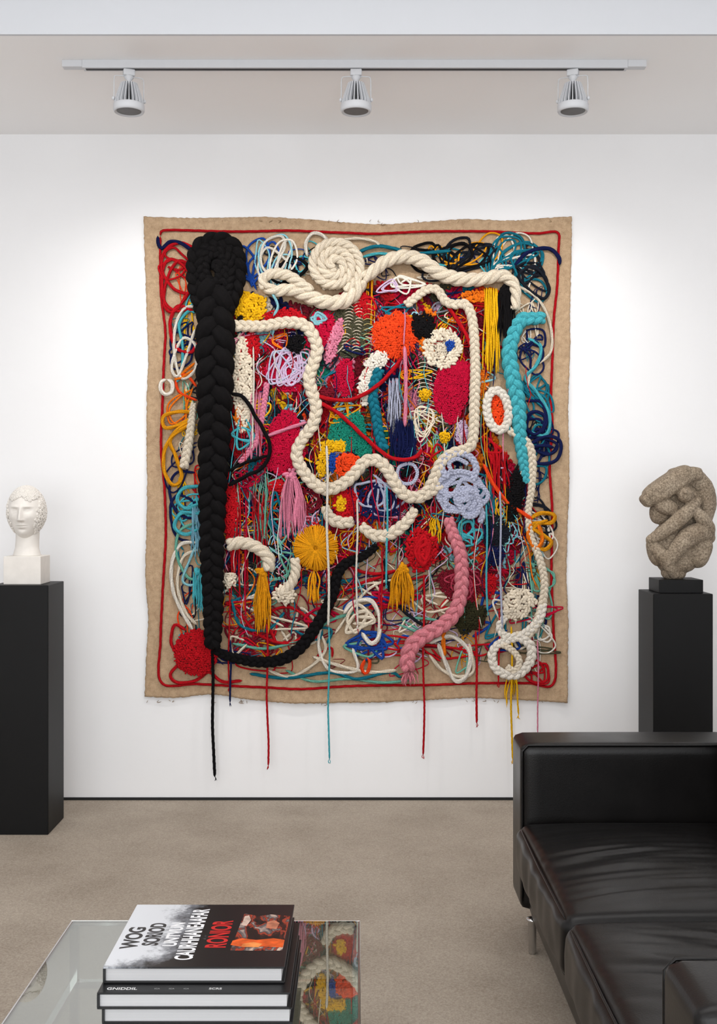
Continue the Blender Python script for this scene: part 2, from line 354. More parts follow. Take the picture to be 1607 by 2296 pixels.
acc.add(VF,Q); bo=acc.build('backing_cloth',BURLAP,TAP,'natural tan burlap cloth with uneven edges')
sm=bo.modifiers.new('thick','SOLIDIFY'); sm.thickness=0.003
acc=Acc()
for (x,y) in [(540,1566),(541,1570),(720,1574),(728,1574),(935,1570),(858,501),(1245,595),(1252,600),(1060,1565)]+[(rng.uniform(330,1268),1568) for _ in range(20)]+[(rng.uniform(330,1268),494) for _ in range(12)]:
    cord(acc,[(x,y),(x+rng.uniform(-6,6),y+rng.uniform(2,7)),(x+rng.uniform(-8,8),y+rng.uniform(3,9))],0.7,lin((150,125,95)),0.013,sides=4,step=3)
fr=acc.build('frayed_threads',YARN,TAP); fr['kind']='stuff'
acc=Acc()
cord(acc,[(361,532),(368,520),(420,519),(520,522),(640,520),(760,524),(830,527),(900,524),(1000,521),(1100,522),(1200,526),(1247,524),(1250,560),(1247,640),(1240,710),(1237,780),(1233,900),(1236,960),(1230,1050),(1236,1150),(1234,1280),(1238,1400),(1240,1528),(1180,1530),(1080,1530),(960,1534),(800,1536),(680,1543),(600,1540),(520,1536),(440,1532),(363,1528),(362,1430),(366,1330),(373,1210),(371,1100),(363,1010),(366,900),(370,800),(372,740),(362,650),(361,532)],2.9,COL['red'],0.02)
acc.build('border_cord',YARN,TAP,'thin red cord outline')

poly=[(505,700),(520,650),(600,668),(700,690),(830,635),(1000,640),(1120,650),(1120,780),(1085,880),(1120,1000),(1175,1080),(1180,1200),(1120,1300),(1060,1330),(1000,1250),(950,1265),(860,1230),(800,1240),(720,1290),(600,1330),(510,1330),(505,1100)]
def inside(P,poly):
    x,y=P[:,0],P[:,1]; r=np.zeros(len(P),bool); n=len(poly); j=n-1
    for i in range(n):
        xi,yi=poly[i]; xj,yj=poly[j]
        c=((yi>y)!=(yj>y))&(x<(xj-xi)*(y-yi)/(yj-yi+1e-9)+xi); r^=c; j=i
    return r
g=hexgrid(500,1190,630,1335,7.5); g=g[inside(g,poly)]
pal=['red']*6+['crimson']*6+['maroon']*5+['navy','navy','olive','teal','char','char','char','olive','green','tang','yellow','grey','lilac','pink','orange','cream','black','maroon','aqua']
ns=230; seeds=np.stack([rng.uniform(500,1190,ns),rng.uniform(630,1335,ns)],1); sc=np.array([COL[pal[k]] for k in rng.randint(0,len(pal),ns)])
gw=g+np.stack([14*np.sin(g[:,1]/17),22*np.sin(g[:,0]/13)],1)
idx=np.argmin(((gw[:,None]-seeds[None])**2*np.array([1.0,0.35])).sum(-1),1)
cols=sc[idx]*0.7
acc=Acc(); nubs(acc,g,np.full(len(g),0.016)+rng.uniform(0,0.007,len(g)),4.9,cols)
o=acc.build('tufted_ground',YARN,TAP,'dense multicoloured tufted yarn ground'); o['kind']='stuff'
acc=Acc(); pal2=['red','crimson','red','cream','navy','teal','yellow','pink','olive','char','lilac','aqua','maroon','tang','mint','red','maroon','black','grey','gold','crimson','navy']
k=0
while k<800:
    x,y=rng.uniform(505,1180),rng.uniform(640,1310)
    if not inside(np.array([[x,y]]),poly)[0]: continue
    L=rng.uniform(30,130); w=rng.uniform(4,20); lean=rng.uniform(-45,45)
    pts=[(x+lean*t+w*math.sin(t*6+k),y+L*t) for t in np.linspace(0,1,6)]
    cord(acc,pts,rng.uniform(0.8,1.8),COL[pal2[rng.randint(len(pal2))]],0.026+rng.uniform(0,0.010),sides=5,step=7); k+=1
for _ in range(190):
    x,y=rng.uniform(520,1160),rng.uniform(660,1290)
    if not inside(np.array([[x,y]]),poly)[0]: continue
    scribble(x,y,rng.uniform(20,60),rng.uniform(16,46),rng.randint(5,8),COL[pal2[rng.randint(len(pal2))]],rng.uniform(1.0,2.6),0.027+rng.uniform(0,0.012),acc0=acc)
o=acc.build('loose_yarn_mass',YARN,TAP,'tangle of thin loose yarn ends'); o['kind']='stuff'
acc=Acc()
for _ in range(75):
    x=rng.uniform(515,1185); y=rng.uniform(720,1240); L=rng.uniform(80,280); y1=min(y+L,1490); w=rng.uniform(2,12)
    pts=[(x+w*math.sin(t*5+x)+rng.uniform(-2,2),y+(y1-y)*t) for t in np.linspace(0,1,7)]
    cord(acc,pts,rng.uniform(0.7,1.4),COL[['red','red','crimson','cream','turq','mint','gold','pink','maroon','white','navy','lilac'][rng.randint(12)]],0.046+rng.uniform(-0.004,0.004),sides=5,step=8)
o=acc.build('falling_threads',YARN,TAP,'long thin loose threads hanging over the front'); o['kind']='stuff'
acc=Acc()
for _ in range(80):
    x,y=rng.uniform(500,1190),rng.uniform(1255,1490)
    c=['red','red','maroon','teal','maroon','mint','olive','lilac','gold','navy','crimson','turq','maroon','red','cream'][rng.randint(15)]
    scribble(x,y,rng.uniform(30,90),rng.uniform(20,60),rng.randint(5,10),COL[c],rng.uniform(0.9,2.0),0.018+rng.uniform(0,0.01),acc0=acc)
for _ in range(44):
    x,y=rng.uniform(480,1180),rng.uniform(1300,1478)
    c=['red','red','cream','teal','maroon','mint','white','blue','crimson','red','cream'][rng.randint(11)]
    scribble(x,y,rng.uniform(40,80),rng.uniform(28,46),rng.randint(4,6),COL[c],rng.uniform(2.2,3.2),0.022+rng.uniform(0,0.008),acc0=acc)
for _ in range(70):
    left=rng.rand()<0.5
    x=rng.uniform(402,455) if left else rng.uniform(1160,1208); y=rng.uniform(600,1480)
    c=(['red','teal','turq','navy','yellow','mint','teal','lilac','orange','char','cream'] if left else ['navy','teal','char','cream','teal','navy','navy','gold','char','mint','white'])[rng.randint(11)]
    scribble(x,y,rng.uniform(12,34),rng.uniform(22,75),rng.randint(4,8),COL[c],rng.uniform(0.9,2.2),0.017+rng.uniform(0,0.008),acc0=acc)
for _ in range(40):
    x=rng.uniform(560,1210); y=rng.uniform(565,640)
    c=['navy','teal','char','cream','black','turq','gold','navy','blue','char'][rng.randint(10)]
    scribble(x,y,rng.uniform(20,50),rng.uniform(15,36),rng.randint(4,7),COL[c],rng.uniform(0.9,2.1),0.017+rng.uniform(0,0.006),acc0=acc)
o=acc.build('thin_cord_tangle',YARN,TAP,'tangle of thin coloured cords'); o['kind']='stuff'

# --- edge loops
def pt(ax,ay,dirs,c,r=3.2,off=0.024): petals(ax,ay,dirs,COL[c],r,off)
def loop(pts,c,r=3.4,off=0.028): one(cord,pts,r,c,'yarn_loops',off=off)
# large open loops down the west edge
loop([(440,560),(405,548),(372,565),(366,610),(392,650),(425,660),(438,640),(415,600),(380,585),(366,620),(372,680),(400,700),(435,690)],'red',3.6)
loop([(438,600),(400,590),(374,640),(372,690),(395,700),(432,650)],'red',3.4,0.03)
loop([(436,700),(400,690),(384,730),(396,780),(430,792),(445,770)],'red',4,0.03)
loop([(445,690),(415,695),(396,735),(394,800),(410,850),(440,830),(442,780),(415,760),(396,790),(388,830),(402,845),(420,800),(440,740)],'white',3.4,0.032)
loop([(440,705),(425,700),(404,730),(412,780),(408,840),(396,860)],'turq',3.4,0.028)
loop([(440,830),(410,848),(394,852),(412,838),(440,815)],'tang',3.2,0.03)
loop([(445,900),(404,880),(398,850),(420,842),(444,870)],'orange',3.2,0.026)
loop([(440,1060),(398,1060),(382,1100),(400,1150),(436,1160),(440,1130),(402,1110),(384,1140),(396,1200),(434,1216)],'navy',3,0.026)
loop([(452,1090),(415,1095),(400,1120),(420,1140),(450,1130),(452,1150),(410,1150),(394,1180),(418,1198),(450,1184)],'turq',4.2,0.034)
loop([(446,1170),(406,1190),(398,1240),(420,1290),(446,1300)],'mint',3.4,0.03)
loop([(446,1215),(408,1220),(388,1262),(390,1320),(410,1370),(436,1412)],'white',4.2,0.03)
loop([(448,1230),(412,1250),(400,1310),(418,1370),(444,1400)],'cream',3.6,0.028)
loop([(450,1200),(430,1250),(412,1300),(436,1310),(452,1280)],'aqua',3,0.032)
loop([(420,1412),(394,1400),(386,1440),(404,1480),(384,1510),(400,1528),(440,1524),(470,1505),(500,1526),(545,1524)],'red',3.6,0.026)
pt(430,600,[(-60,-40,12),(-66,10,14)],'red',3.4)
one(cord,[(440,570),(410,550),(385,545),(366,560),(358,550),(356,532)],4.2,'navy','cord')
pt(440,760,[(-48,20,16),(-40,-20,14),(-52,60,14)],'navy',3)
pt(430,880,[(-45,70,12)],'tang',3)
one(cord,[(445,925),(400,925),(370,935),(372,960),(400,955),(440,935),(400,965),(372,1010),(372,1060),(392,1088),(410,1070),(395,1020),(385,985),(430,950)],4.2,'gold','yarn_loops',off=0.032)
pt(440,1000,[(-50,40,14),(-60,100,16)],'navy',3)
pt(445,1120,[(-52,30,18),(-30,60,16)],'turq',3.4)
pt(560,640,[(-10,-80,12),(25,-95,14),(55,-90,16),(-30,-60,16)],'blue',4)
pt(600,650,[(30,-120,22),(-20,-105,12),(55,-70,12)],'aqua',2.8)
pt(610,640,[(15,-110,20),(40,-95,16)],'white',3.6)
pt(650,640,[(-10,-60,18),(25,-62,16)],'black',4)
one(cord,[(690,580),(686,550),(700,528),(722,530),(738,548)],4,'white','cord')
one(cord,[(740,545),(800,538),(842,546),(850,560)],3.2,'cream','cord')
one(cord,[(800,570),(840,556),(880,560),(920,572),(960,570),(1010,566)],4,'teal','cord')
one(cord,[(810,580),(850,572),(900,580),(950,592),(1000,600)],3.4,'turq','cord')
pt(990,620,[(-5,-72,10),(-60,-60,16),(50,-70,20),(100,-60,22),(20,-50,18)],'black',4.0)
pt(1000,630,[(40,-90,16),(90,-40,22),(-60,-50,10),(115,-75,14)],'char',3.8)
pt(1020,600,[(60,-45,12),(110,-60,14),(-70,-30,14)],'gold',2.8)
pt(1090,620,[(80,-80,24),(120,-60,18),(60,-75,14)],'teal',3.6)
pt(1100,600,[(90,-60,16),(120,-30,12),(40,-60,20)],'white',3.2)
pt(1150,640,[(30,-90,26),(60,-75,20),(75,25,12)],'teal',3.6)
pt(1150,600,[(50,20,14),(70,50,16),(60,-10,24)],'char',3.6)
one(cord,[(1150,600),(1180,570),(1225,560),(1250,580),(1252,598)],4.4,'navy','cord')
one(cord,[(1150,640),(1200,670),(1228,720),(1232,790),(1190,830),(1180,870)],3.2,'cream','cord')
one(cord,[(1180,760),(1210,780),(1200,820),(1175,850),(1200,880),(1228,930),(1222,975),(1180,970)],4,'turq','cord')
loop([(1165,600),(1205,610),(1228,650),(1215,672),(1180,650),(1160,620),(1195,600),(1222,630)],'char',3.6,0.03)
loop([(1175,900),(1210,905),(1222,950),(1195,975),(1172,950),(1190,925),(1218,935),(1212,975)],'navy',3.8,0.03)
loop([(1180,1000),(1220,980),(1252,990),(1246,1030),(1205,1040),(1180,1010),(1215,1000),(1240,1005)],'navy',4,0.032)
pt(1170,780,[(40,-30,14),(45,30,16),(30,60,14)],'navy',3.6)
pt(1175,860,[(50,10,14),(60,60,18),(40,90,16)],'teal',3.6)
pt(1170,990,[(60,-50,18),(75,-10,18),(80,20,16)],'navy',4)
pt(1180,1040,[(40,-90,14),(50,-30,20),(30,40,16)],'teal',3.4)
pt(1180,1120,[(40,40,16),(50,80,14),(30,110,18)],'char',3.2)
one(cord,[(1180,1165),(1210,1150),(1238,1155),(1232,1172),(1200,1172),(1185,1180),(1215,1200),(1232,1215),(1215,1232),(1190,1210),(1195,1180),(1225,1165)],4.6,'gold','yarn_loops',off=0.04)
one(cord,[(1188,1165),(1180,1200),(1196,1228),(1212,1208),(1200,1170)],4.4,'tang','yarn_loops',off=0.044)
pt(1185,1150,[(45,60,14),(50,100,12)],'white',3.0)
pt(1190,1260,[(35,60,12),(38,130,14),(20,170,12)],'mint',3)
pt(1190,1380,[(40,50,12),(36,90,14)],'white',3)
pt(1160,1500,[(70,15,12),(60,-10,12)],'red',3.2)
one(cord,[(376,852),(364,858),(363,875),(374,886),(388,880),(388,860),(376,852)],4.5,'white','ring_cord')
# --- lower loops
scribble(840,1432,76,46,9,COL['blue'],3.0,0.030,seed=3)
scribble(830,1448,96,34,8,COL['blue'],2.8,0.028,seed=9)
scribble(800,1385,48,42,10,COL['cream'],4.0,0.04,seed=5,label='cream knotted cord')
one(cord,[(770,1375),(790,1350),(830,1345),(850,1380),(848,1425),(830,1440),(810,1415)],5,'white','cord',off=0.038)
one(cord,[(600,1500),(650,1515),(700,1490),(730,1455),(720,1420)],3.6,'cream','cord')
one(cord,[(560,1508),(640,1518),(740,1506),(800,1520),(870,1505),(900,1518)],3.6,'teal','cord')
one(cord,[(700,1470),(760,1490),(830,1505),(890,1500)],4,'cream','cord')
one(cord,[(960,1440),(1010,1425),(1050,1460),(1045,1510),(1020,1525),(1000,1490),(980,1440)],5,'white','cord')
one(cord,[(960,1465),(990,1500),(1030,1515),(1060,1500),(1050,1440)],4,'cream','cord')
one(cord,[(820,1470),(828,1480),(826,1500),(818,1508),(811,1495),(818,1475)],4,'orange','cord',off=0.03)
one(cord,[(995,1400),(992,1430),(996,1470)],5,'tang','cord',off=0.03)
one(cord,[(750,1420),(820,1325),(880,1300),(900,1330)],3,'cream','cord')
one(cord,[(740,1370),(760,1330),(800,1310),(860,1290)],3.6,'red','cord')
one(cord,[(860,1250),(880,1340),(950,1400),(990,1380)],3.6,'char','cord')
one(cord,[(780,1270),(830,1285),(880,1280),(930,1260)],3.6,'red','cord')
loop([(520,1440),(600,1452),(690,1425),(740,1390),(800,1370)],'mint',3.6)
loop([(530,1360),(580,1420),(650,1440),(700,1400),(650,1360),(600,1380),(620,1440)],'red',3.4)
loop([(640,1500),(700,1525),(780,1520),(860,1528),(930,1520)],'mint',3)
loop([(720,1400),(715,1450),(740,1500),(800,1500),(790,1450)],'white',3.8)
loop([(520,1340),(540,1400),(600,1410),(640,1370)],'teal',3.4)
pt(560,1430,[(60,-50,18),(90,-10,16),(50,30,18),(-20,40,12)],'maroon',3)
pt(640,1400,[(40,-60,18),(60,20,14),(-30,-60,16)],'maroon',3)
pt(620,1230,[(20,-70,18),(50,-30,20),(-10,60,20)],'mint',3.8,0.036)
pt(1030,1200,[(20,50,18),(50,10,16),(30,-20,14)],'turq',4,0.036)
pt(850,1070,[(-40,60,22),(-10,90,20),(30,70,18)],'lav',3.6,0.038)
pt(840,1080,[(10,90,22),(35,70,16),(-25,80,22)],'navy',3.6,0.036)

# --- tufted patches
def pa(cx,cy,rx,ry,c,rot=0,off=0.034,dome=0.008,sp=6.5,irr=0.14,label=None,hole=None):
    patch(cx,cy,rx,ry,COL[c],rot,off,dome,sp,irr,label=label,hole=hole)
pa(556,692,42,36,'yellow',dome=0.014,sp=7,label='yellow tufted wool patch')
pa(541,720,7,6,'black',off=0.048,dome=0.002,sp=5)
pa(565,782,20,34,'red'); pa(546,860,24,105,'cream',off=0.038,irr=0.1,sp=8)
pa(664,775,19,20,'black',dome=0.016,sp=6,off=0.046)
pa(720,745,34,46,'crimson',rot=15); pa(640,720,50,22,'red')
pa(785,735,46,66,'olive',off=0.03,sp=5); pa(812,690,24,32,'red',off=0.032)
pa(772,850,24,40,'crimson',off=0.034,sp=5); pa(750,765,15,50,'pink',rot=15,off=0.036)
pa(885,755,52,54,'orange',dome=0.02,sp=6,irr=0.06,label='bright orange-red pompom')
pa(640,1000,46,68,'crimson',off=0.041,irr=0.2,sp=5.5,label='crimson tufted patch'); pa(640,840,44,40,'crimson',off=0.028)
pa(1010,880,40,66,'crimson',off=0.042,sp=5,label='crimson tufted patch'); pa(1030,835,30,25,'crimson',off=0.038,sp=5)
pa(955,770,18,28,'tang',off=0.034); pa(960,708,14,12,'tang',off=0.034); pa(1065,668,34,14,'tang',off=0.036)
pa(945,733,26,28,'black',dome=0.012,off=0.042); pa(955,750,14,14,'black',off=0.046)
pa(990,785,43,44,'cream',dome=0.004,off=0.046,sp=8,irr=0.03,hole=0.45,label='cream tufted ring')
pa(1007,778,10,12,'blue',off=0.05,sp=5); pa(988,785,18,18,'cream',off=0.036,sp=5)
pa(951,887,13,14,'yellow',dome=0.014,off=0.044,sp=5,irr=0.02); pa(995,982,12,13,'yellow',dome=0.014,off=0.044,sp=5,irr=0.02)
pa(845,812,26,20,'white',rot=-30,off=0.04); pa(820,870,16,42,'white',off=0.038)
pa(780,968,42,42,'green',off=0.042,sp=5.5,label='green tufted patch'); pa(810,1000,26,24,'green',off=0.042,sp=5.5)
pa(742,1000,22,14,'yellow',off=0.042); pa(726,1035,14,30,'yellow',off=0.042,rot=10); pa(745,1035,12,24,'blue',off=0.04); pa(762,1000,14,14,'yellow',off=0.044)
pa(780,1042,28,26,'orange',off=0.046,dome=0.012)
pa(885,920,16,60,'grey',off=0.034,sp=5); pa(1080,850,12,44,'tang',off=0.026)
pa(1150,1110,20,56,'black',rot=8,off=0.042,dome=0.014,label='black tufted wool'); pa(1110,1190,30,40,'char',off=0.034)
pa(518,1150,14,70,'red',off=0.036); pa(518,1298,15,18,'cream',off=0.04,dome=0.012)
pa(775,1130,28,36,'red',off=0.038); pa(765,1130,14,16,'yellow',off=0.044)
pa(708,1228,50,50,'gold',off=0.040,dome=0.012,irr=0.03,sp=6,label='golden yellow round pompom')
pa(942,1232,38,44,'red',off=0.042,dome=0.016,irr=0.12,sp=8,label='red knotted wool patch')
pa(442,1460,50,50,'red',off=0.034,dome=0.02,irr=0.04,sp=6,label='round red tufted wool disc')
pa(1050,1382,38,32,'dkgreen',rot=-20,off=0.036,dome=0.014); pa(1035,1310,48,44,'maroon',off=0.032,irr=0.2,sp=5)
pa(1090,1310,20,30,'red',off=0.028,sp=6); pa(1110,1240,22,26,'navy',off=0.03)
pa(640,1330,26,22,'cream',off=0.044,dome=0.014,sp=8)
pa(1158,1352,40,30,'cream',rot=-15,off=0.044,dome=0.012,sp=8,label='cream tufted wool patch')
pa(1112,920,16,40,'orange',rot=-8,off=0.036,irr=0.03,label='orange tufted oval')
pa(620,1090,20,14,'red'); pa(905,1000,26,44,'navy',off=0.036,label='dark navy tufted patch'); pa(735,890,20,20,'maroon')
pa(1035,970,18,24,'lilac',off=0.03,sp=5)
acc=Acc()
for t in np.linspace(0,2*np.pi,60,endpoint=False):
    a=t+rng.uniform(-.04,.04); q=np.array([(708+rr*math.cos(a),1228+rr*math.sin(a)) for rr in (4,20,36,50+rng.uniform(-3,4))])
    P=W(q,np.array([0.060,0.059,0.054,0.044])); P,_=spline(P,0.006); tube(acc,P,2.3*S,jit(COL['gold'],0.2),sides=6)
acc.build('pompom_strands',YARN,TAP)
acc=Acc()
for t in range(90):
    a=rng.uniform(0,6.28); r0=rng.uniform(10,44); r1=r0+rng.uniform(8,20)
    P,_=spline(W(np.array([(885+r0*math.cos(a),755+r0*math.sin(a)),(885+r1*math.cos(a+.1),755+r1*math.sin(a+.1))]),np.array([0.058-0.0003*r0,0.056-0.0003*r1])),0.006); tube(acc,P,1.8*S,jit(COL['orange'],0.15),sides=5)
acc.build('pompom_strands',YARN,TAP)
acc=Acc()
for k in range(18):
    y=672+k*7; x=790+4*math.sin(k/3)
    for sg in (-1,1): cord(acc,[(x,y),(x+sg*11,y-5),(x+sg*22,y-1)],1.1,COL['cream'],0.04,sides=5,step=4)
for k in range(16):
    y=690+k*11; cord(acc,[(812,y),(824,y-5),(838,y)],1.1,lin((190,170,110)),0.04,sides=5,step=4)
acc.build('fishbone_stitching',YARN,TAP)
acc=Acc()
for k in range(16):
    y=820+k*9; cord(acc,[(932,y),(948,y-5),(966,y),(980,y+6)],1.1,COL['cream'],0.036,sides=5,step=4)
acc.build('fishbone_stitching',YARN,TAP)
for s_,c_ in ((1,'lilac'),(2,'lilac'),(4,'lav'),(6,'lilac'),(8,'lilac')): scribble(648,832,58,56,9,COL[c_],2.0,0.041,seed=s_)
scribble(712,722,22,20,12,COL['aqua'],3,0.042,seed=11); scribble(905,640,50,24,14,COL['white'],2.2,0.036,seed=12); scribble(880,650,40,24,10,COL['lilac'],2.0,0.036,seed=13)
scribble(545,975,30,45,10,COL['turq'],2.6,0.042,seed=14); scribble(540,930,20,30,6,COL['tang'],3.0,0.04,seed=15)
scribble(1125,1160,36,60,16,COL['yellow'],1.5,0.036,seed=16); scribble(1120,1200,40,50,12,COL['aqua'],1.6,0.036,seed=17); scribble(1100,1000,26,50,10,COL['red'],3.0,0.036,seed=18)
scribble(945,960,36,70,20,COL['cream'],1.5,0.038,seed=19); scribble(700,1120,50,36,12,COL['maroon'],2.2,0.036,seed=20); scribble(912,1062,16,16,10,COL['black'],3,0.04,seed=21)
scribble(942,1232,34,38,13,COL['red'],5,0.058,seed=22); scribble(1035,1300,44,44,18,lin((170,60,80)),2.0,0.04,seed=23)
scribble(770,930,44,40,10,COL['gold'],2.0,0.044,seed=24); scribble(860,1130,60,46,10,COL['navy'],3.2,0.034,seed=25); scribble(620,1160,40,60,10,COL['teal'],2.6,0.038,seed=26); scribble(1090,1100,34,60,9,COL['teal'],2.6,0.038,seed=27)
# tassels
tassel(655,1065,140,52,COL['pink'],60,label='pink yarn tassel',r=1.4)
tassel(1098,650,190,34,COL['yellow'],30,label='long yellow yarn tassel',head=False,top=0.9)
tassel(1130,655,115,42,COL['black'],60,label='black yarn tassel',top=1.0)
tassel(590,1280,135,34,COL['gold'],40,label='golden yarn tassel',r=1.5); tassel(900,1272,95,54,COL['gold'],50,label='golden yarn tassel',r=1.5)
tassel(900,940,90,56,COL['navy'],40,head=False,top=0.9,r=1.4); tassel(705,1278,72,30,COL['gold'],8,head=False,r=2.2)
tassel(885,850,110,30,COL['lav'],14,head=False,top=0.9,r=1.4); tassel(1115,1010,120,40,COL['red'],16,head=False,top=1.0,off=0.04)
tassel(560,1100,230,80,COL['red'],24,head=False,top=1.0,off=0.036,r=1.2); tassel(560,1080,160,80,COL['mint'],12,head=False,top=1.0,off=0.038,r=1.2)
tassel(700,1140,150,90,COL['teal'],14,head=False,top=1.0,off=0.034,r=1.2); tassel(445,1280,90,20,COL['turq'],16,label='turquoise yarn tassel',off=0.034,top=1.0)
tassel(1140,1490,90,22,COL['yellow'],8,head=False,off=0.03,r=1.3); tassel(612,720,40,14,COL['aqua'],6,head=False)
tassel(575,880,150,26,COL['pink'],20,head=False,top=1.0,off=0.036,r=1.4); tassel(820,620,120,40,COL['gold'],8,head=False,top=1.0,off=0.036,r=1.2)
tassel(440,1130,120,16,lin((120,170,190)),14,head=False,top=1,off=0.03); tassel(975,1160,60,20,COL['yellow'],10,head=False,off=0.04)
tassel(918,1500,34,36,COL['rose'],22,head=False,off=0.05,r=1.8)
# --- medium ropes
one(braid,[(1218,716),(1190,718),(1165,722),(1146,755),(1138,800),(1146,850),(1158,910),(1162,980),(1170,1040),(1178,1085)],[26,32,34,36,36,34,30,24,18],'turq','braid','turquoise yarn braid',off=0.042)
one(braid,[(850,830),(835,880),(842,930),(850,980),(862,1010)],24,'teal','braid','teal yarn braid',off=0.044)
acc=Acc(); th=np.linspace(0,2*np.pi,22); pts=[(1112+24*math.cos(t)+4*math.sin(t),922+44*math.sin(t)) for t in th]
braid(acc,pts,20,COL['white'],off=0.048); acc.build('rope_ring',YARN,TAP,'white rope oval ring')
one(braid,[(1136,966),(1170,985),(1188,1020),(1188,1090),(1180,1150),(1186,1200),(1205,1250),(1216,1300),(1212,1350),(1196,1400),(1170,1425),(1150,1420)],[18,20,20,18,16,16,18,18,20,22,22],'cream','braid','cream rope',off=0.042)
one(braid,[(1128,1380),(1116,1404),(1130,1424),(1160,1426),(1186,1446),(1184,1480),(1160,1506),(1130,1508),(1106,1492),(1100,1462),(1118,1438),(1150,1428),(1180,1412),(1205,1385),(1214,1350)],[18,18,20,22,22,22,22,20,20,18,18,20,20,18],'white','braid','white looped rope',off=0.046)
one(braid,[(1120,1440),(1145,1455),(1160,1478),(1150,1500),(1132,1490)],15,'cream','braid','cream rope knot',off=0.052)
one(braid,[(437,905),(432,950),(425,1000),(415,1050)],[12,18,22,22],'cream','braid','cream braid end',off=0.038)
one(rope,[(512,1222),(545,1216),(580,1228),(604,1252),(602,1278)],30,'cream','rope','thick cream knotted rope',off=0.046)
one(rope,[(662,1250),(664,1280),(652,1310),(630,1330)],24,'cream','rope',off=0.046)
one(braid,[(728,1135),(742,1162),(770,1172),(792,1168)],[20,28,24],'cream','braid','cream half-ring braid',off=0.046)
one(braid,[(808,1178),(840,1200),(875,1196),(910,1170),(930,1140)],[22,28,28,20],'cream','braid','cream half-ring braid',off=0.048)
one(braid,[(912,1040),(894,1048),(890,1068),(902,1084),(924,1082),(934,1062),(926,1044),(912,1040)],8,'lav','rope_ring',off=0.05)
one(cord,[(585,965),(620,1000)],4,'pink','cord'); one(cord,[(600,980),(640,965),(690,948)],4,'pink','cord',off=0.052)
one(braid,[(600,860),(590,930),(575,990),(540,1040)],14,'pink','braid',off=0.036)
one(cord,[(706,888),(740,898),(790,898),(840,872),(875,838),(900,805)],4.4,'red','cord','red swag cord',off=0.060)
one(cord,[(706,900),(760,930),(820,985),(862,1020),(895,1032),(930,1026),(945,1008)],4.4,'red','cord','red swag cord',off=0.060)
one(cord,[(985,665),(1015,710),(1045,760),(1060,800)],4.5,'red','cord','red cord',off=0.048)
one(cord,[(1080,1040),(1105,1090),(1140,1130),(1190,1165)],4.4,'orange','cord',off=0.046)
one(cord,[(905,780),(908,860),(906,960)],4.2,'pink','hanging_yarn',off=0.07)
one(cord,[(610,660),(625,690),(615,715)],3,'aqua','cord',off=0.06)
one(braid,[(908,690),(930,672),(955,655),(978,656),(995,680),(1015,688),(1040,688),(1054,715),(1060,770),(1062,840),(1060,910),(1058,975),(1048,1005),(1010,1018),(985,1040),(970,1075),(950,1108),(915,1114),(888,1090),(868,1055),(845,1034),(818,1036),(795,1062),(768,1086),(735,1098),(705,1085),(678,1052),(666,1018),(680,985),(702,955),(710,915),(700,880),(694,850),(705,815),(712,785),(700,752),(680,732),(640,728),(590,736),(526,735)],
    [20,20,22,22,24,24,24,26,28,28,28,28,26,28,28,28,26,26],'cream','braid','long winding cream rope braid',off=0.056)
one(braid,[(930,1120),(960,1105),(985,1085)],26,'cream','braid',off=0.052)
pa(748,604,50,50,'cream',off=0.03,dome=0.01,sp=8,irr=0.02)
sp=[]
for t in np.linspace(0,2*np.pi*3.0,90):
    r=5+ t/(2*np.pi)*18.5; a=t+1.2
    sp.append((750+r*math.cos(a),602+r*0.98*math.sin(a)))
one(rope,sp,22,'cream','rope_coil','cream twisted rope coiled in a spiral',off=0.060,pitch=2.2)
one(rope,[(810,632),(795,662),(765,682),(728,682),(690,668),(655,655),(618,657),(592,645)],[32,34,36,34,34,32,28,26],'cream','rope','thick cream twisted rope',off=0.052,pitch=2.1)
one(rope,[(596,655),(592,632),(615,620),(648,625),(672,640),(700,660)],[22,24,26,26,24],'cream','rope','cream twisted rope end',off=0.062,pitch=2.1)
one(rope,[(812,632),(835,615),(865,592),(905,582),(945,592),(985,620),(1030,632),(1075,632),(1120,624),(1145,640),(1152,665),(1150,700)],[28,30,32,34,34,34,32,30,26,22],'cream','rope','thick cream twisted rope',off=0.056,pitch=2.1)
acc=Acc()
for s_,(ox,oy,rx_,ry_) in enumerate(((0,0,48,48),(4,-6,40,44),(-10,8,36,34),(6,6,44,38),(8,14,24,20),(-4,-18,42,30),(12,-8,20,24),(-14,24,26,20),(18,26,24,26),(2,10,12,10))):
    ph_=rng.uniform(0,6); pts=[(1032+ox+rx_*(1+0.13*math.sin(3*t+ph_))*math.cos(t+ph_)+rng.uniform(-3,3),1104+oy+ry_*(1+0.13*math.cos(2*t+ph_))*math.sin(t+ph_)+rng.uniform(-3,3)) for t in np.linspace(0,rng.uniform(5.2,6.6),15)]
    braid(acc,pts,rng.uniform(8,13),COL['lav'],off=0.050+0.0018*s_)
acc.build('rope_coil',YARN,TAP,'grey-lavender cord wound in loose loops')
one(braid,[(1000,1075),(986,1045),(1005,1020),(1045,1022),(1064,1050),(1055,1080)],16,'lav','braid',off=0.060)
one(braid,[(1010,1060),(1004,1040),(1022,1030),(1046,1042)],10,'lav','braid',off=0.064)
one(braid,[(1060,1120),(1078,1150),(1072,1172)],14,'lav','braid',off=0.05)
one(braid,[(1002,1160),(1012,1195),(1028,1235),(1032,1280),(1030,1325),(1018,1368),(990,1398),(955,1418),(925,1440),(912,1470),(912,1500)],[24,28,30,32,32,34,34,36,36,34],'rose','braid','dusty pink yarn braid',off=0.056)
one(braid,[(845,1222),(815,1245),(775,1262),(755,1290),(748,1325),(728,1370),(700,1415),(670,1452),(630,1476),(580,1480),(540,1474),(500,1462),(484,1450)],[16,20,24,25,26,27,27,26,24,22,18],'black','braid','thin black wool braid',off=0.052)
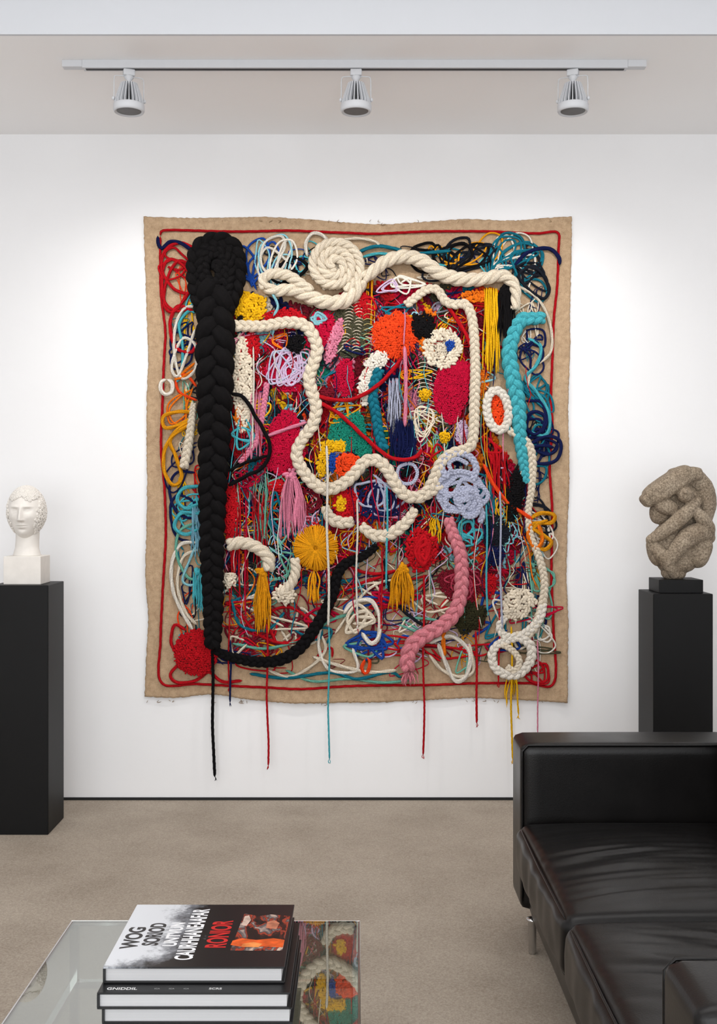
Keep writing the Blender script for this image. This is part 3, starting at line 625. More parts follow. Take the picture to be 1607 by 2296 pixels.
one(cord,[(520,885),(550,895),(575,935),(598,975),(608,1010),(592,1048),(555,1068),(515,1090)],4.2,'black','cord','black cord loop',off=0.06)
one(cord,[(515,1058),(550,1040),(605,1022)],3.4,'black','cord',off=0.062)
BK=lin((19,17,18))
acc=Acc()
braid(acc,[(487,640),(488,700),(487,780),(487,860),(485,940),(484,1020),(482,1100),(480,1180),(480,1260),(483,1340),(482,1400),(482,1450)],[84,86,88,84,76,70,66,60,56,50,46,38],BK,off=0.07,pitch=1.5,depth=0.15,rf=0.235)
braid(acc,[(462,700),(448,650),(445,605),(454,566),(490,550),(524,564),(534,605),(528,650),(510,700)],44,BK,off=0.066,pitch=1.6,depth=0.18)
braid(acc,[(505,690),(515,650),(518,610),(505,582),(480,578),(464,598),(466,630),(485,650),(502,632),(496,606),(484,614)],30,BK,off=0.088,pitch=1.6,depth=0.18)
acc.build('braid',YARN,TAP,'very thick black wool braid with coiled lumpy top')
def hang(x0,y0,y1,c,r,name='hanging_yarn',off=0.05,end=True,dx=0):
    n=max(4,int((y1-y0)/45)); pts=[(x0+dx*t+1.6*math.sin(t*n*1.3),y0+(y1-y0)*t) for t in np.linspace(0,1,n)]
    acc=Acc(); q,s=spline(pts,5); o=np.full(len(s),off)
    tube(acc,W(q,o),r*0.85*S,COL[c],sides=9,lobes=3,twist=900,la=0.15)
    if end: 
        for _ in range(3): 
            cord(acc,[(pts[-1][0],y1-3),(pts[-1][0]+rng.uniform(-3,3),y1+3),(pts[-1][0]+rng.uniform(-5,5),y1+8)],0.9,COL[c],off,sides=4,step=3)
    acc.build(name,YARN,TAP)
hang(478,1450,1737,'black',4.0,off=0.045,dx=5)
hang(519,1430,1572,'navy',2.6,dx=1); hang(516,1300,1540,'red',2,off=0.04); hang(600,1395,1712,'red',2.7,dx=3); hang(948,1285,1688,'red',2.7,dx=0)
hang(733,1000,1400,'white',3.2,dx=5,off=0.080,end=False); hang(738,1400,1695,'turq',2.3,off=0.075); hang(1063,1410,1618,'red',3,dx=4)
hang(1142,1400,1700,'yellow',2.6,dx=2); hang(1200,1430,1640,'pink',1.8,dx=2); hang(1150,1500,1600,'yellow',2.2,dx=10); hang(1116,1100,1400,'lav',2.6,dx=4,off=0.06); hang(1086,1130,1370,'turq',2.6,dx=3,off=0.055)
hang(800,1120,1400,'white',2.6,off=0.064); hang(866,1090,1310,'turq',2.6,off=0.06); hang(570,780,1000,'white',2.2,off=0.05); hang(855,1230,1400,'red',2.4,off=0.05); hang(540,1090,1330,'red',2.2,off=0.05); hang(553,1120,1380,'crimson',2.2,off=0.05)
hang(1115,1360,1530,'red',2.2,off=0.05); hang(905,700,780,'pink',2,off=0.065,end=False); hang(597,1060,1200,'mint',2.4,off=0.05); hang(1188,1420,1500,'maroon',2,off=0.05)

# ------------------------------------------------------------ pedestals, bust, sculpture
pl=box('display_pedestal',-1.370,-1.155,4.155,4.375,0,0.93,M_black,0.002,1); pl['label']='tall matte black pedestal carrying a white classical bust'; pl['category']='pedestal'
pr=box('display_pedestal.001',1.0986,1.3213,4.155,4.375,0,0.898,M_black,0.002,1); pr['label']='tall matte black pedestal carrying a rough stone sculpture'; pr['category']='pedestal'
bx,by=-1.2655,4.262; zt=0.93
BUST=empty('portrait_bust',(bx,by,zt),'white plaster bust of a curly-haired bearded man on square plinth','sculpture')
box('plinth',bx-0.070,bx+0.070,by-0.065,by+0.065,zt,zt+0.106,M_marble,0.002,2,par=BUST)
V,Fc=ico(7); x,y,z=V[:,0].copy(),V[:,1].copy(),V[:,2].copy()
X=x*0.080;Y=y*0.098;Z=z*0.118
jaw=np.clip(-z,0,1)**1.6; X*=1-0.32*jaw; Y=np.where(y>0,Y*(1-0.45*jaw),Y*(1-0.04*jaw))
X*=1+0.03*np.exp(-((z-0.35)/0.35)**2)
front=np.clip(-y*1.6,0,1)
def ga(x0,z0,sx,sz): return np.exp(-((X-x0)/sx)**2-((Z-z0)/sz)**2)
dsp=np.zeros(len(X))
nz=np.clip((0.026-Z)/0.056,0,1); cut=1/(1+np.exp(-(Z+0.034)/0.0016)); 
dsp+=(0.009+0.019*nz)*np.exp(-(X/(0.0066+0.0055*nz))**2)*cut*(1/(1+np.exp((Z-0.03)/0.004)))
for sg in (-1,1):
    dsp+=0.008*ga(sg*0.027,0.029,0.020,0.0060); dsp-=0.014*ga(sg*0.027,0.013,0.014,0.0095); dsp+=0.0085*ga(sg*0.028,0.012,0.0095,0.0052); dsp-=0.003*ga(sg*0.028,0.0120,0.011,0.0012); dsp+=0.002*ga(sg*0.028,0.0170,0.012,0.0012)
    dsp+=0.004*ga(sg*0.042,-0.016,0.016,0.015); dsp+=0.004*ga(sg*0.010,-0.029,0.0045,0.0045); dsp-=0.004*ga(sg*0.027,-0.047,0.009,0.018)
dsp+=0.007*ga(0,-0.0505,0.015,0.0036)-0.007*ga(0,-0.0555,0.017,0.0015)+0.008*ga(0,-0.0610,0.012,0.0042)-0.005*ga(0,-0.071,0.014,0.005)+0.010*ga(0,-0.089,0.02,0.014)-0.003*ga(0,-0.041,0.004,0.004)
Y=Y-dsp*front
acc=Acc(); acc.add(np.stack([X,Y,Z],1),None,Fc)
for sg in (-1,1):
    th=np.linspace(0,2*np.pi,20); P=np.stack([np.full(20,sg*0.081),0.008+0.012*np.cos(th),-0.004+0.023*np.sin(th)],1); tube(acc,P,0.0045,(1,1,1),sides=8,cap=False,up=(1,0,0))
    v,f=ICO3; acc.add(v*np.array([0.006,0.012,0.022])+np.array([sg*0.077,0.010,-0.004]),None,f)
def curl(d,r,lift=0.004):
    p=np.array([d[0]*0.082,d[1]*0.099,d[2]*0.119]); 
    if d[2]<0: j=(-d[2])**1.6; p[0]*=1-0.32*j; p[1]*=(1-0.45*j) if d[1]>0 else (1-0.04*j)
    n=np.array(d)/np.linalg.norm(d); a=np.cross(n,[0.3,0.2,0.93]); a/=np.linalg.norm(a); b=np.cross(n,a)
    t=np.linspace(0,4.4*np.pi*0.8,22); rad=r*(1-0.75*t/t[-1]); ph=random.uniform(0,6.28)
    P=p[None]+(np.cos(t+ph)*rad)[:,None]*a+(np.sin(t+ph)*rad)[:,None]*b+(lift*t/t[-1])[:,None]*n
    tube(acc,P,r*0.36,(1,1,1),sides=8,up=tuple(n))
N=1200; k=np.arange(N)+.5; phi=np.arccos(1-2*k/N); th=np.pi*(1+5**.5)*k
for p_,t_ in zip(phi,th):
    d=np.array([math.sin(p_)*math.cos(t_),math.sin(p_)*math.sin(t_),math.cos(p_)])+np.random.RandomState(int(t_)).uniform(-.03,.03,3); d/=np.linalg.norm(d)
    side=abs(d[0]); hl=0.56+0.10*math.cos(d[0]*7)
    hair=(d[2]>hl if d[1]<0 else d[2]>-0.55) or (side>0.80 and d[1]>-0.5 and d[2]>0.2)
    beard=(d[1]<0.25 and side>0.64 and -0.74<d[2]<0.15 and d[1]>-0.66)
    if hair: curl(d,0.0078,0.004)
    elif beard: curl(d,0.0056,0.003)
P=np.array([(0,0.02,-0.05),(0,0.018,-0.09),(0,0.014,-0.125),(0,0.01,-0.155),(0,0.008,-0.178),(0,0.008,-0.190)],float); P,_=spline(P,0.006)
rr=np.interp(P[:,2],[-0.19,-0.178,-0.155,-0.12,-0.05],[0.062,0.058,0.052,0.051,0.052]); tube(acc,P,rr,(1,1,1),sides=40,cap=False,up=(0,-1,0.0))
sc_=0.86; R=Matrix.Rotation(math.radians(1),3,'Z'); Rm=np.array(R)
cz=zt+0.106+0.188*sc_
for q in range(len(acc.V)): acc.V[q]=(acc.V[q]@Rm.T)*sc_+np.array([bx-0.002,by,cz])
ho=acc.build('head',M_marble,BUST)

sx,sy=1.212,4.262; k2=4.24/F; SC=empty('abstract_stone_sculpture',(sx,sy,0.898),'rough grey-brown carved stone abstract figure on small black block','sculpture')
zb=1.25-(1298-1120)*k2
box('base_block',sx-0.083,sx+0.083,sy-0.075,sy+0.075,0.898,zb,M_black,0.002,2,par=SC)
acc=Acc()
def SP(px,py,d=0): return np.array([(px-CX)*k2,sy-d*k2,1.25-(py-1120)*k2])
def ell(px,py,a,b,c,ang=0,d=0,p=2.0):
    v,f=ICO4; v=v/((np.abs(v)**p).sum(1,keepdims=True)**(1/p)); q=v*np.array([a,c,b])*k2; t=math.radians(ang); X=q[:,0]*math.cos(t)-q[:,2]*math.sin(t); Z=q[:,0]*math.sin(t)+q[:,2]*math.cos(t)
    acc.add(np.stack([X,q[:,1],Z],1)+SP(px,py,d),None,f)
def limb(pts,r):
    P=np.array([SP(*p) for p in pts]); P,_=spline(P,0.0045)
    rr=np.interp(np.linspace(0,1,len(P)),np.linspace(0,1,len(r)),r)*k2
    v,f=ICO3
    for c_,q in zip(P,rr): acc.add(v*q+c_,None,f)
# lower body tapering to a narrow foot
ell(1524,1216,58,48,40,-4,0,2.4); ell(1520,1252,46,36,36,4,0,2.4); ell(1513,1284,27,18,26,0,0,2.4); ell(1478,1236,24,34,28,14,4,2.6)
# torso: fills the whole middle
ell(1526,1132,56,56,34,4,-8,2.6); ell(1484,1150,24,26,26,0,0,2.4)
# slanted angular head slab, flat upper plane
ell(1497,1088,62,24,38,34,14,3.4); ell(1536,1064,36,17,34,2,8,3.6); ell(1452,1120,15,16,26,40,12,3)
# shoulder running down the east side
limb([(1560,1074,6),(1578,1098,4),(1585,1130,2),(1580,1160,4)],[24,25,24,20]); ell(1582,1120,18,40,28,10,0,3.2)
# rounded forms below the slab
ell(1529,1109,19,19,20,0,36); ell(1490,1136,26,19,22,-18,26,2.2); ell(1524,1104,5.5,5.5,5,0,55)
# forearm sweeping from the east shoulder down to the west elbow
limb([(1556,1124,30),(1534,1146,40),(1502,1174,44),(1474,1196,36),(1456,1210,26)],[12,16,17,15,12])
limb([(1546,1142,36),(1564,1160,40),(1582,1182,30),(1594,1198,12)],[11,15,15,9])
# thigh and shin
limb([(1590,1206,10),(1566,1194,28),(1536,1202,42),(1510,1228,44),(1494,1258,36)],[14,22,23,19,14])
limb([(1460,1220,24),(1476,1242,32),(1494,1266,32),(1508,1286,24)],[13,16,15,12])
ell(1566,1236,26,38,32,-20,10,2.6)
fo=acc.build('stone_figure',M_stone,SC)
rm=fo.modifiers.new('r','REMESH'); rm.mode='VOXEL'; rm.voxel_size=0.0024; rm.use_smooth_shade=True
s2=fo.modifiers.new('s','SMOOTH'); s2.factor=0.5; s2.iterations=2
tx=bpy.data.textures.new('chips','CLOUDS'); tx.noise_scale=0.02; dm=fo.modifiers.new('d','DISPLACE'); dm.texture=tx; dm.strength=0.003; dm.texture_coords='LOCAL'

# ------------------------------------------------------------ track and spotlights
TR=empty('lighting_track',(-0.015,3.868,CE),'long white ceiling lighting track','light track')
tx0,tx1=(138-CX)*3.85/F,(1450-CX)*3.85/F
box('rail',tx0+0.07,tx1-0.065,3.851,3.885,CE-0.028,CE,M_white,0.001,1,par=TR)
box('rail_slot',tx0+0.08,tx1-0.075,3.861,3.875,CE-0.0292,CE-0.0279,M_dark,par=TR)
for a,b in ((tx0,tx0+0.07),(tx1-0.065,tx1)): box('end_cap',a,b,3.852,3.884,CE-0.024,CE,M_white,0.002,2,par=TR)
def lathe(acc,prof,c,seg=40):
    n=len(prof); th=np.linspace(0,2*np.pi,seg,endpoint=False); P=np.array(prof)
    V=np.stack([P[:,0][:,None]*np.cos(th),P[:,0][:,None]*np.sin(th),np.repeat(P[:,1][:,None],seg,1)],-1).reshape(-1,3)+np.array(c)
    i=np.arange(n-1)[:,None]*seg; j=np.arange(seg)[None]; Q=np.stack([i+j,i+(j+1)%seg,i+seg+(j+1)%seg,i+seg+j],-1).reshape(-1,4); acc.add(V,Q)
def spot_parts():
    parts=[]; x,yc=0,3.868
    E=empty('track_spotlight',(x,yc,CE-0.0294),'white finned adjustable spotlight hanging from ceiling track','spotlight','spotlights on the track')
    parts.append(box('adapter',x-0.020,x+0.020,yc-0.014,yc+0.014,CE-0.052,CE-0.0294,M_white,0.004,3,par=E))
    a=Acc(); lathe(a,[(0.001,-0.0),(0.014,0),(0.016,-0.008),(0.008,-0.018),(0.007,-0.05),(0.001,-0.052)],(x,yc,CE-0.050),20); parts.append(a.build('stem',M_white,E))
    a=Acc(); P,_=spline([(x-0.051,yc,2.632),(x-0.051,yc,2.66),(x-0.050,yc,2.708),(x-0.040,yc,2.716),(x,yc,2.717),(x+0.040,yc,2.716),(x+0.050,yc,2.708),(x+0.051,yc,2.66),(x+0.051,yc,2.632)],0.004)
    tube(a,P,0.0018,(1,1,1),sides=8)
    for sg in (-1,1):
        v,f=ICO3; a.add(v*np.array([0.006,0.007,0.007])+np.array([x+sg*0.053,yc,2.636]),None,f)
    parts.append(a.build('yoke',M_white,E))
    a=Acc(); lathe(a,[(0.001,2.688),(0.016,2.688),(0.020,2.68),(0.034,2.632),(0.034,2.620),(0.001,2.620)],(x,yc,0)); parts.append(a.build('lamp_core',M_dark,E))
    a=Acc()
    for t in np.linspace(0,2*np.pi,22,endpoint=False):
        c,s_=math.cos(t),math.sin(t); w=0.0014
        pr=[(0.016,2.695),(0.029,2.693),(0.051,2.630),(0.051,2.618),(0.016,2.618)]; V=[]
        for sg in (-1,1):
            for (r,z) in pr: V.append((x+r*c-sg*w*s_,yc+r*s_+sg*w*c,z))
        Q=[[i,(i+1)%5,5+(i+1)%5,5+i] for i in range(5)]; T=[[0,1,2],[0,2,3],[0,3,4],[5,7,6],[5,8,7],[5,9,8]]; a.add(V,Q,T)
    parts.append(a.build('heat_sink_fins',M_white,E,smooth=False))
    a=Acc(); lathe(a,[(0.040,2.620),(0.050,2.621),(0.0535,2.617),(0.0535,2.599),(0.050,2.593),(0.048,2.593),(0.046,2.596),(0.040,2.598)],(x,yc,0),48); parts.append(a.build('bezel_ring',M_white,E))
    a=Acc(); lathe(a,[(0.0001,2.5965),(0.02,2.5965),(0.040,2.5970),(0.0455,2.5975),(0.0001,2.600)],(x,yc,0),40); parts.append(a.build('lens',M_lens,E))
    return E,parts
E0,pp=spot_parts(); tiltx=[( 289,2.0),(798,0),(1284,-2.0)]
inv=Matrix.Translation(-Vector(E0.location)); spots=[E0]
for k in range(2):
    E=E0.copy(); scene.collection.objects.link(E); spots.append(E)
    for p in pp:
        c=p.copy(); scene.collection.objects.link(c); c.parent=E; c.matrix_parent_inverse=inv.copy()
for E,(px,tl) in zip(spots,tiltx):
    E.location.x=(px-CX)*3.868/F; E.rotation_euler=(0,0,math.radians(tl*10))
    L=bpy.data.lights.new('spot_beam','SPOT'); L.energy=20; L.spot_size=math.radians(124); L.spot_blend=1.0; L.shadow_soft_size=0.009; L.color=(1,0.97,0.93)
    lo=bpy.data.objects.new('spot_beam',L); link(lo); lo.location=(E.location.x,3.868,2.586)
    tgt=Vector((E.location.x*0.8,D,1.05)); lo.rotation_euler=(tgt-lo.location).to_track_quat('-Z','Y').to_euler()

# ------------------------------------------------------------ sofa
SX=0.455; Y0,Y1=1.495,3.30; A0,A1=1.675,3.12; ZT=0.564; ZB=0.097; XB=1.32
SO=empty('leather_sofa',(0.9,2.4,0),'black leather two-seat sofa with boxy arms and metal legs','sofa')
def puff(name,x0,x1,y0,y1,z0,z1,r,pf=0.0,wr=0.0,n=44,seed=0,front=0.0):
    c=np.array([(x0+x1)/2,(y0+y1)/2,(z0+z1)/2]); h=np.array([x1-x0,y1-y0,z1-z0])/2
    bm=bmesh.new(); bmesh.ops.create_cube(bm,size=2); bmesh.ops.subdivide_edges(bm,edges=bm.edges[:],cuts=n,use_grid_fill=True)
    me=bpy.data.meshes.new(name)
    for v in bm.verts:
        p=np.array(v.co[:]); u=p.copy(); q=p*h; inn=np.clip(q,-(h-r),h-r); d=q-inn; l=np.linalg.norm(d)
        q=inn+(d/l*r if l>1e-9 else 0)
        a=(1-u[0]**2)*(1-u[1]**2)
        if p[2]>0: q[2]+=pf*max(a,0)**0.5*(p[2])
        if p[0]<-0.5: q[0]-=front*max((1-u[1]**2)*(1-u[2]**2),0)**0.5
        if wr>0 and p[2]>0.3:
            X,Yy=q[0],q[1]; bend=0.10*math.sin((X+seed)*4)
            f=noise.noise(Vector((X*1.5+seed,(Yy+bend)*12,seed)))+0.35*noise.noise(Vector((X*3+seed,(Yy+bend*.7)*34,seed+3)))
            g=max(0.10,noise.noise(Vector((X*2.5,Yy*2.5,seed+9)))+0.45)
            q[2]+=-wr*(abs(f)-0.3)*g*max(a,0)**0.5
        if p[0]<-0.9 and wr>0: 
            q[0]+=wr*0.3*noise.noise(Vector((q[1]*14,q[2]*10,seed)))*max(1-u[2]**2,0)
        v.co=q
    bm.to_mesh(me); bm.free()
    for p in me.polygons: p.use_smooth=True
    me.materials.append(M_leather); o=bpy.data.objects.new(name,me); o.location=c; link(o); parent(o,SO); return o
puff('armrest',SX,XB-0.02,A1,Y1,ZB,ZT,0.022,0.004,0.0,30)
puff('armrest',SX,XB-0.02,Y0,A0,ZB,ZT,0.022,0.004,0.0,30)
puff('sofa_frame',SX+0.02,XB-0.01,A0-0.003,A1+0.003,ZB,0.205,0.012,0,0,20)
puff('backrest',1.16,XB,Y0,Y1,ZB+0.002,0.72,0.03,0,0,26)
ym=(A0+A1)/2
for s_,(a,b) in enumerate(((A0+0.002,ym-0.001),(ym+0.001,A1-0.002))):
    puff('seat_cushion',SX-0.012,1.14,a,b,0.205,0.345,0.032,0.024,0.020,84,seed=s_*7.3+1.7,front=0.012)
    puff('back_cushion',1.0,1.158,a+0.004,b-0.004,0.35,0.66,0.04,0.01,0.004,30,seed=s_+4)
def pipe(pts,r=0.0035):
    a=Acc(); P=np.array(pts,float); out=[]
    for i in range(len(P)-1):
        n=max(2,int(np.linalg.norm(P[i+1]-P[i])/0.02)); out.append(P[i]+(P[i+1]-P[i])*np.linspace(0,1,n,endpoint=False)[:,None])
    out.append(P[-1:]); tube(a,np.concatenate(out),r,(1,1,1),sides=8,up=(0.3,-0.9,0.2)); a.build('piping',M_leather,SO)
for (ya,s_) in ((A1,1),(A0,-1)):
    yy=ya+s_*0.004
    pipe([(SX+0.004,yy,ZB+0.02),(SX+0.004,yy,ZT-0.02),(SX+0.02,yy,ZT-0.003),(XB-0.05,yy,ZT-0.003)])
for (a,b) in ((A0+0.03,ym-0.03),(ym+0.03,A1-0.03)):
    pipe([(SX-0.004,a,0.336),(SX-0.008,(a+b)/2,0.339),(SX-0.004,b,0.336)],0.003)
    pipe([(SX-0.006,a,0.214),(SX-0.010,(a+b)/2,0.213),(SX-0.006,b,0.214)],0.003)
a=Acc(); lathe(a,[(0.0005,0.0),(0.010,0.0),(0.0105,0.004),(0.0115,ZB-0.01),(0.016,ZB-0.006),(0.016,ZB),(0.0005,ZB)],(SX+0.024,3.07,0),24); l0=a.build('leg',M_chrome,SO,'brushed chrome leg')
for dx,dy in ((0,-1.42),(0.78,0),(0.78,-1.42)):
    c=l0.copy(); scene.collection.objects.link(c); c.location=(l0.location.x+dx,l0.location.y+dy,l0.location.z)

# ------------------------------------------------------------ glass table
TZ=0.32; X0,X1,YA,YB=-0.634,0.004,1.30,2.466
TB=empty('glass_coffee_table',((X0+X1)/2,(YA+YB)/2,0),'low glass coffee table with slim polished steel frame','coffee table')
box('glass_top',X0+0.005,X1-0.005,YA+0.005,YB-0.005,TZ-0.0035,TZ,M_glass,par=TB)
def frame_rect(z0,z1,t,name):
    box(name,X0,X1,YB-t,YB,z0,z1,M_chrome,0.001,1,par=TB); box(name,X0,X1,YA,YA+t,z0,z1,M_chrome,0.001,1,par=TB)
    box(name,X0,X0+t,YA+t,YB-t,z0,z1,M_chrome,0.001,1,par=TB); box(name,X1-t,X1,YA+t,YB-t,z0,z1,M_chrome,0.001,1,par=TB)
frame_rect(TZ-0.012,TZ,0.005,'edge_rail')
frame_rect(0.175,0.190,0.016,'lower_rail')
for (x,y) in ((X0,YB-0.018),(X1-0.018,YB-0.018),(X0,YA),(X1-0.018,YA)):
    box('leg',x,x+0.018,y,y+0.018,0,TZ-0.0125,M_chrome,0.001,1,par=TB)

# ------------------------------------------------------------ books
def pages_mat():
    m,nt,b=new_mat('page_block'); tc=nt.nodes.new('ShaderNodeTexCoord'); w=nt.nodes.new('ShaderNodeTexWave'); w.bands_direction='Z'; w.inputs['Scale'].default_value=160; w.inputs['Distortion'].default_value=0.6
    nt.links.new(tc.outputs['Object'],w.inputs['Vector']); r=nt.nodes.new('ShaderNodeValToRGB'); r.color_ramp.elements[0].color=(*lin((170,170,173)),1); r.color_ramp.elements[1].color=(*lin((214,213,213)),1)
    nt.links.new(w.outputs['Fac'],r.inputs['Fac']); nt.links.new(r.outputs['Color'],b.inputs['Base Color']); b.inputs['Roughness'].default_value=0.8; return m
M_pages=pages_mat()
M_cov=simple('black_cover',(14,14,16),0.35,var=0.08,spec=0.4)
def cover_mat():
    m,nt,b=new_mat('photo_cover'); tc=nt.nodes.new('ShaderNodeTexCoord'); sx_=nt.nodes.new('ShaderNodeSeparateXYZ'); nt.links.new(tc.outputs['Object'],sx_.inputs[0])
    n=nt.nodes.new('ShaderNodeTexNoise'); n.inputs['Scale'].default_value=18; n.inputs['Detail'].default_value=14; n.inputs['Roughness'].default_value=0.78; nt.links.new(tc.outputs['Object'],n.inputs['Vector'])
    mp=nt.nodes.new('ShaderNodeMapRange'); mp.inputs['From Min'].default_value=-0.115; mp.inputs['From Max'].default_value=0.025; mp.inputs['To Min'].default_value=0.88; mp.inputs['To Max'].default_value=-0.35
    nt.links.new(sx_.outputs['X'],mp.inputs['Value'])
    ma=nt.nodes.new('ShaderNodeMath'); ma.operation='MULTIPLY_ADD'; ma.inputs[1].default_value=2.0; nt.links.new(n.outputs['Fac'],ma.inputs[0])
    ad=nt.nodes.new('ShaderNodeMath'); ad.operation='SUBTRACT'; nt.links.new(mp.outputs['Result'],ad.inputs[0]); ad.inputs[1].default_value=0.90; nt.links.new(ad.outputs[0],ma.inputs[2])
    ry=nt.nodes.new('ShaderNodeMapRange'); ry.inputs['From Min'].default_value=-0.15; ry.inputs['From Max'].default_value=-0.10; ry.inputs['To Min'].default_value=0.6; ry.inputs['To Max'].default_value=0.0; nt.links.new(sx_.outputs['Y'],ry.inputs['Value'])
    sb=nt.nodes.new('ShaderNodeMath'); sb.operation='SUBTRACT'; nt.links.new(ma.outputs[0],sb.inputs[0]); nt.links.new(ry.outputs['Result'],sb.inputs[1])
    r=nt.nodes.new('ShaderNodeValToRGB'); e=r.color_ramp.elements; e[0].position=0.12; e[0].color=(*lin((20,20,22)),1); e[1].position=0.72; e[1].color=(*lin((212,215,220)),1); q=e.new(0.40); q.color=(*lin((118,121,127)),1)
    nt.links.new(sb.outputs[0],r.inputs['Fac'])
    nt.links.new(r.outputs['Color'],b.inputs['Base Color']); b.inputs['Roughness'].default_value=0.3; b.inputs['Specular IOR Level'].default_value=0.35; return m
M_photo=cover_mat()
def book(x0,x1,y0,y1,z0,z1,label,cmat):
    E=empty('book',((x0+x1)/2,(y0+y1)/2,z0),label,'book','stack of large books on the glass table'); t=0.0035
    box('cover',x0,x1,y0,y1,z1-t,z1,cmat,0.0008,1,par=E); box('cover',x0,x1,y0,y1,z0,z0+t,M_cov,0.0008,1,par=E)
    box('spine',x0,x0+0.004,y0,y1,z0+t,z1-t,M_cov,par=E)
    box('page_block',x0+0.0041,x1-0.006,y0+0.005,y1-0.005,z0+t,z1-t,M_pages,par=E); return E
bk4=book(-0.436,-0.120,1.90,2.20,0.3202,0.353,'black hardcover art book at the bottom of the stack',M_cov)
bk3=book(-0.438,-0.112,1.905,2.20,0.3532,0.382,'large black hardcover book under two others',M_cov)
bk2=book(-0.4446,-0.116,1.897,2.212,0.3822,0.4108,'black hardcover book with small white lettering',M_cov)
bk1=book(-0.4424,-0.1276,1.932,2.23,0.411,0.440,'hardcover art book with black-and-white photo cover and red title',M_photo)
inks={}
def text(s,x,y,z,size,rot,rgb,par,sx_=1.0,bold=1.0,name='lettering'):
    c=bpy.data.curves.new('t','FONT'); c.body=s; c.size=size; c.align_x='CENTER'; c.align_y='CENTER'; c.extrude=0.0001; c.offset=0.0009*bold*size/0.03
    o=bpy.data.objects.new('t',c); link(o); bpy.context.view_layer.update()
    me=bpy.data.meshes.new_from_object(o.evaluated_get(bpy.context.evaluated_depsgraph_get())); bpy.data.objects.remove(o)
    if rgb not in inks: inks[rgb]=simple('printed_ink',rgb,0.4)
    me.transform(Matrix.Rotation(rot,4,'Z')@Matrix.Diagonal((sx_,1,1,1))); me.materials.clear(); me.materials.append(inks[rgb])
    ob=bpy.data.objects.new(name,me); ob.location=(x,y,z); link(ob); parent(ob,par)
zc=0.4403; r90=math.pi/2; bx0=-0.4424; bw=0.3148
text('WOG',bx0+bw*0.09,2.062,zc,0.042,r90,(24,24,26),bk1,0.92)
text('SORIOD',bx0+bw*0.205,2.078,zc,0.040,r90,(35,35,38),bk1,0.72)
text('UNTVUN',bx0+bw*0.32,2.078,zc,0.034,r90,(238,238,240),bk1,0.80)
text('CAURHHANEAAFAR',bx0+bw*0.43,2.082,zc,0.044,r90,(240,240,242),bk1,0.60,0.8)
text('RONIOR',bx0+bw*0.59,2.078,zc,0.052,r90,(200,28,26),bk1,0.64,0.8)
text('GNIDDIL',-0.405,1.912,0.4111,0.013,0,(225,225,225),bk2,1,0.5); text('SCRS',-0.245,1.912,0.4111,0.010,0,(205,205,205),bk2,1,0.5)
for xx in (-0.345,-0.32,-0.295): text('ICA',xx,1.912,0.4111,0.006,0,(150,150,150),bk2,1,0.3)
def picture_mat():
    m,nt,b=new_mat('cover_photo_print'); tc=nt.nodes.new('ShaderNodeTexCoord'); mpn=nt.nodes.new('ShaderNodeMapping'); mpn.inputs['Scale'].default_value=(1.0,0.45,1); nt.links.new(tc.outputs['Object'],mpn.inputs['Vector'])
    n=nt.nodes.new('ShaderNodeTexNoise'); n.inputs['Scale'].default_value=42; n.inputs['Detail'].default_value=6; n.inputs['Distortion'].default_value=1.0; nt.links.new(mpn.outputs[0],n.inputs['Vector'])
    r=nt.nodes.new('ShaderNodeValToRGB'); e=r.color_ramp.elements; e[0].position=0.38; e[0].color=(*lin((20,14,14)),1); e[1].position=0.68; e[1].color=(*lin((206,178,160)),1)
    for p_,c_ in ((0.46,(60,26,22)),(0.52,(170,62,36)),(0.56,(58,52,54)),(0.62,(120,110,108))): q=e.new(p_); q.color=(*lin(c_),1)
    nt.links.new(n.outputs['Fac'],r.inputs['Fac']); nt.links.new(r.outputs['Color'],b.inputs['Base Color']); b.inputs['Roughness'].default_value=0.35; b.inputs['Specular IOR Level'].default_value=0.35; return m
M_pic=picture_mat()
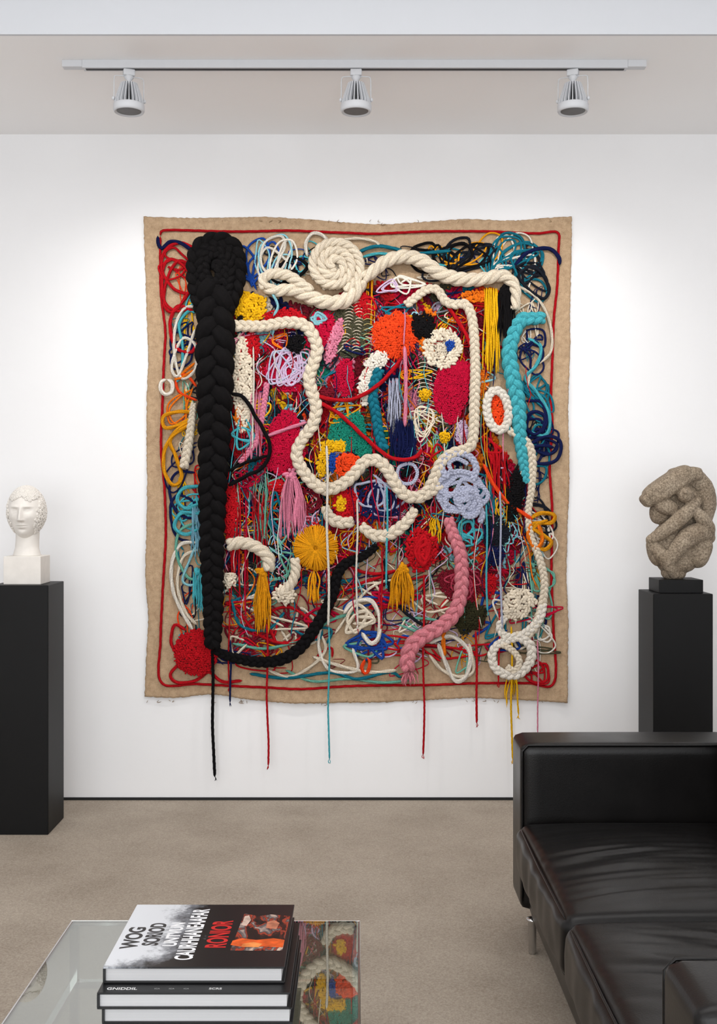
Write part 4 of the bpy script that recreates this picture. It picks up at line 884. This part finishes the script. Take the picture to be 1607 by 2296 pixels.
def flat(pts,rgb,z,par,name='cover_picture',mat=None):
    m=mat or simple('print_'+name,rgb,0.35,var=0.4,nscale=45,spec=0.35)
    me=bpy.data.meshes.new(name); me.from_pydata([(p[0],p[1],0) for p in pts],[],[list(range(len(pts)))]); me.materials.append(m)
    o=bpy.data.objects.new(name,me); o.location=(bx0,1.932,z); link(o); parent(o,par)
flat([(0.212,0.07),(0.306,0.07),(0.310,0.235),(0.27,0.245),(0.25,0.235),(0.220,0.25)],(0,0,0),zc-0.0002,bk1,mat=M_pic)
flat([(0.210,0.095),(0.235,0.085),(0.268,0.088),(0.306,0.084),(0.307,0.118),(0.285,0.126),(0.255,0.118),(0.228,0.126),(0.212,0.115)],(222,92,34),zc,bk1)
flat([(0.230,0.086),(0.262,0.084),(0.268,0.10),(0.25,0.108),(0.232,0.10)],(240,135,70),zc+0.0002,bk1)
flat([(0.220,0.19),(0.230,0.185),(0.236,0.215),(0.230,0.24),(0.222,0.235)],(205,180,165),zc,bk1)
flat([(0.268,0.175),(0.288,0.17),(0.292,0.20),(0.280,0.215),(0.268,0.205)],(190,120,92),zc,bk1)

# ------------------------------------------------------------ lights, world, camera
def area(name,loc,rot,sx,sy,e,col):
    L=bpy.data.lights.new(name,'AREA'); L.shape='RECTANGLE'; L.size=sx; L.size_y=sy; L.energy=e; L.color=col
    o=bpy.data.objects.new(name,L); o.location=loc; o.rotation_euler=rot; link(o)
area('rear_fill',(-0.4,-2.0,1.4),(math.radians(92),0,0),4.6,2.6,136,(0.97,0.985,1.0))  # fill light added at the open rear for ambient brightness; no window built
area('overhead_fill',(0,2.0,3.15),(0,0,0),3.4,1.6,34,(1.0,0.99,0.98))  # added overhead fill for general room light, not an actual fixture
w=bpy.data.worlds.new('world'); scene.world=w; w.use_nodes=True; w.node_tree.nodes['Background'].inputs[0].default_value=(0.9,0.94,1,1); w.node_tree.nodes['Background'].inputs[1].default_value=0.58
cd=bpy.data.cameras.new('camera'); cam=bpy.data.objects.new('camera',cd); link(cam); cam.location=(0,0,H); cam.rotation_euler=(math.radians(90),0,0)
cd.sensor_fit='VERTICAL'; cd.sensor_height=36; cd.sensor_width=36*1607/2296; cd.lens=F/2296*36; cd.shift_y=-28/2296; cd.shift_x=0.0002; cd.clip_start=0.05
scene.camera=cam
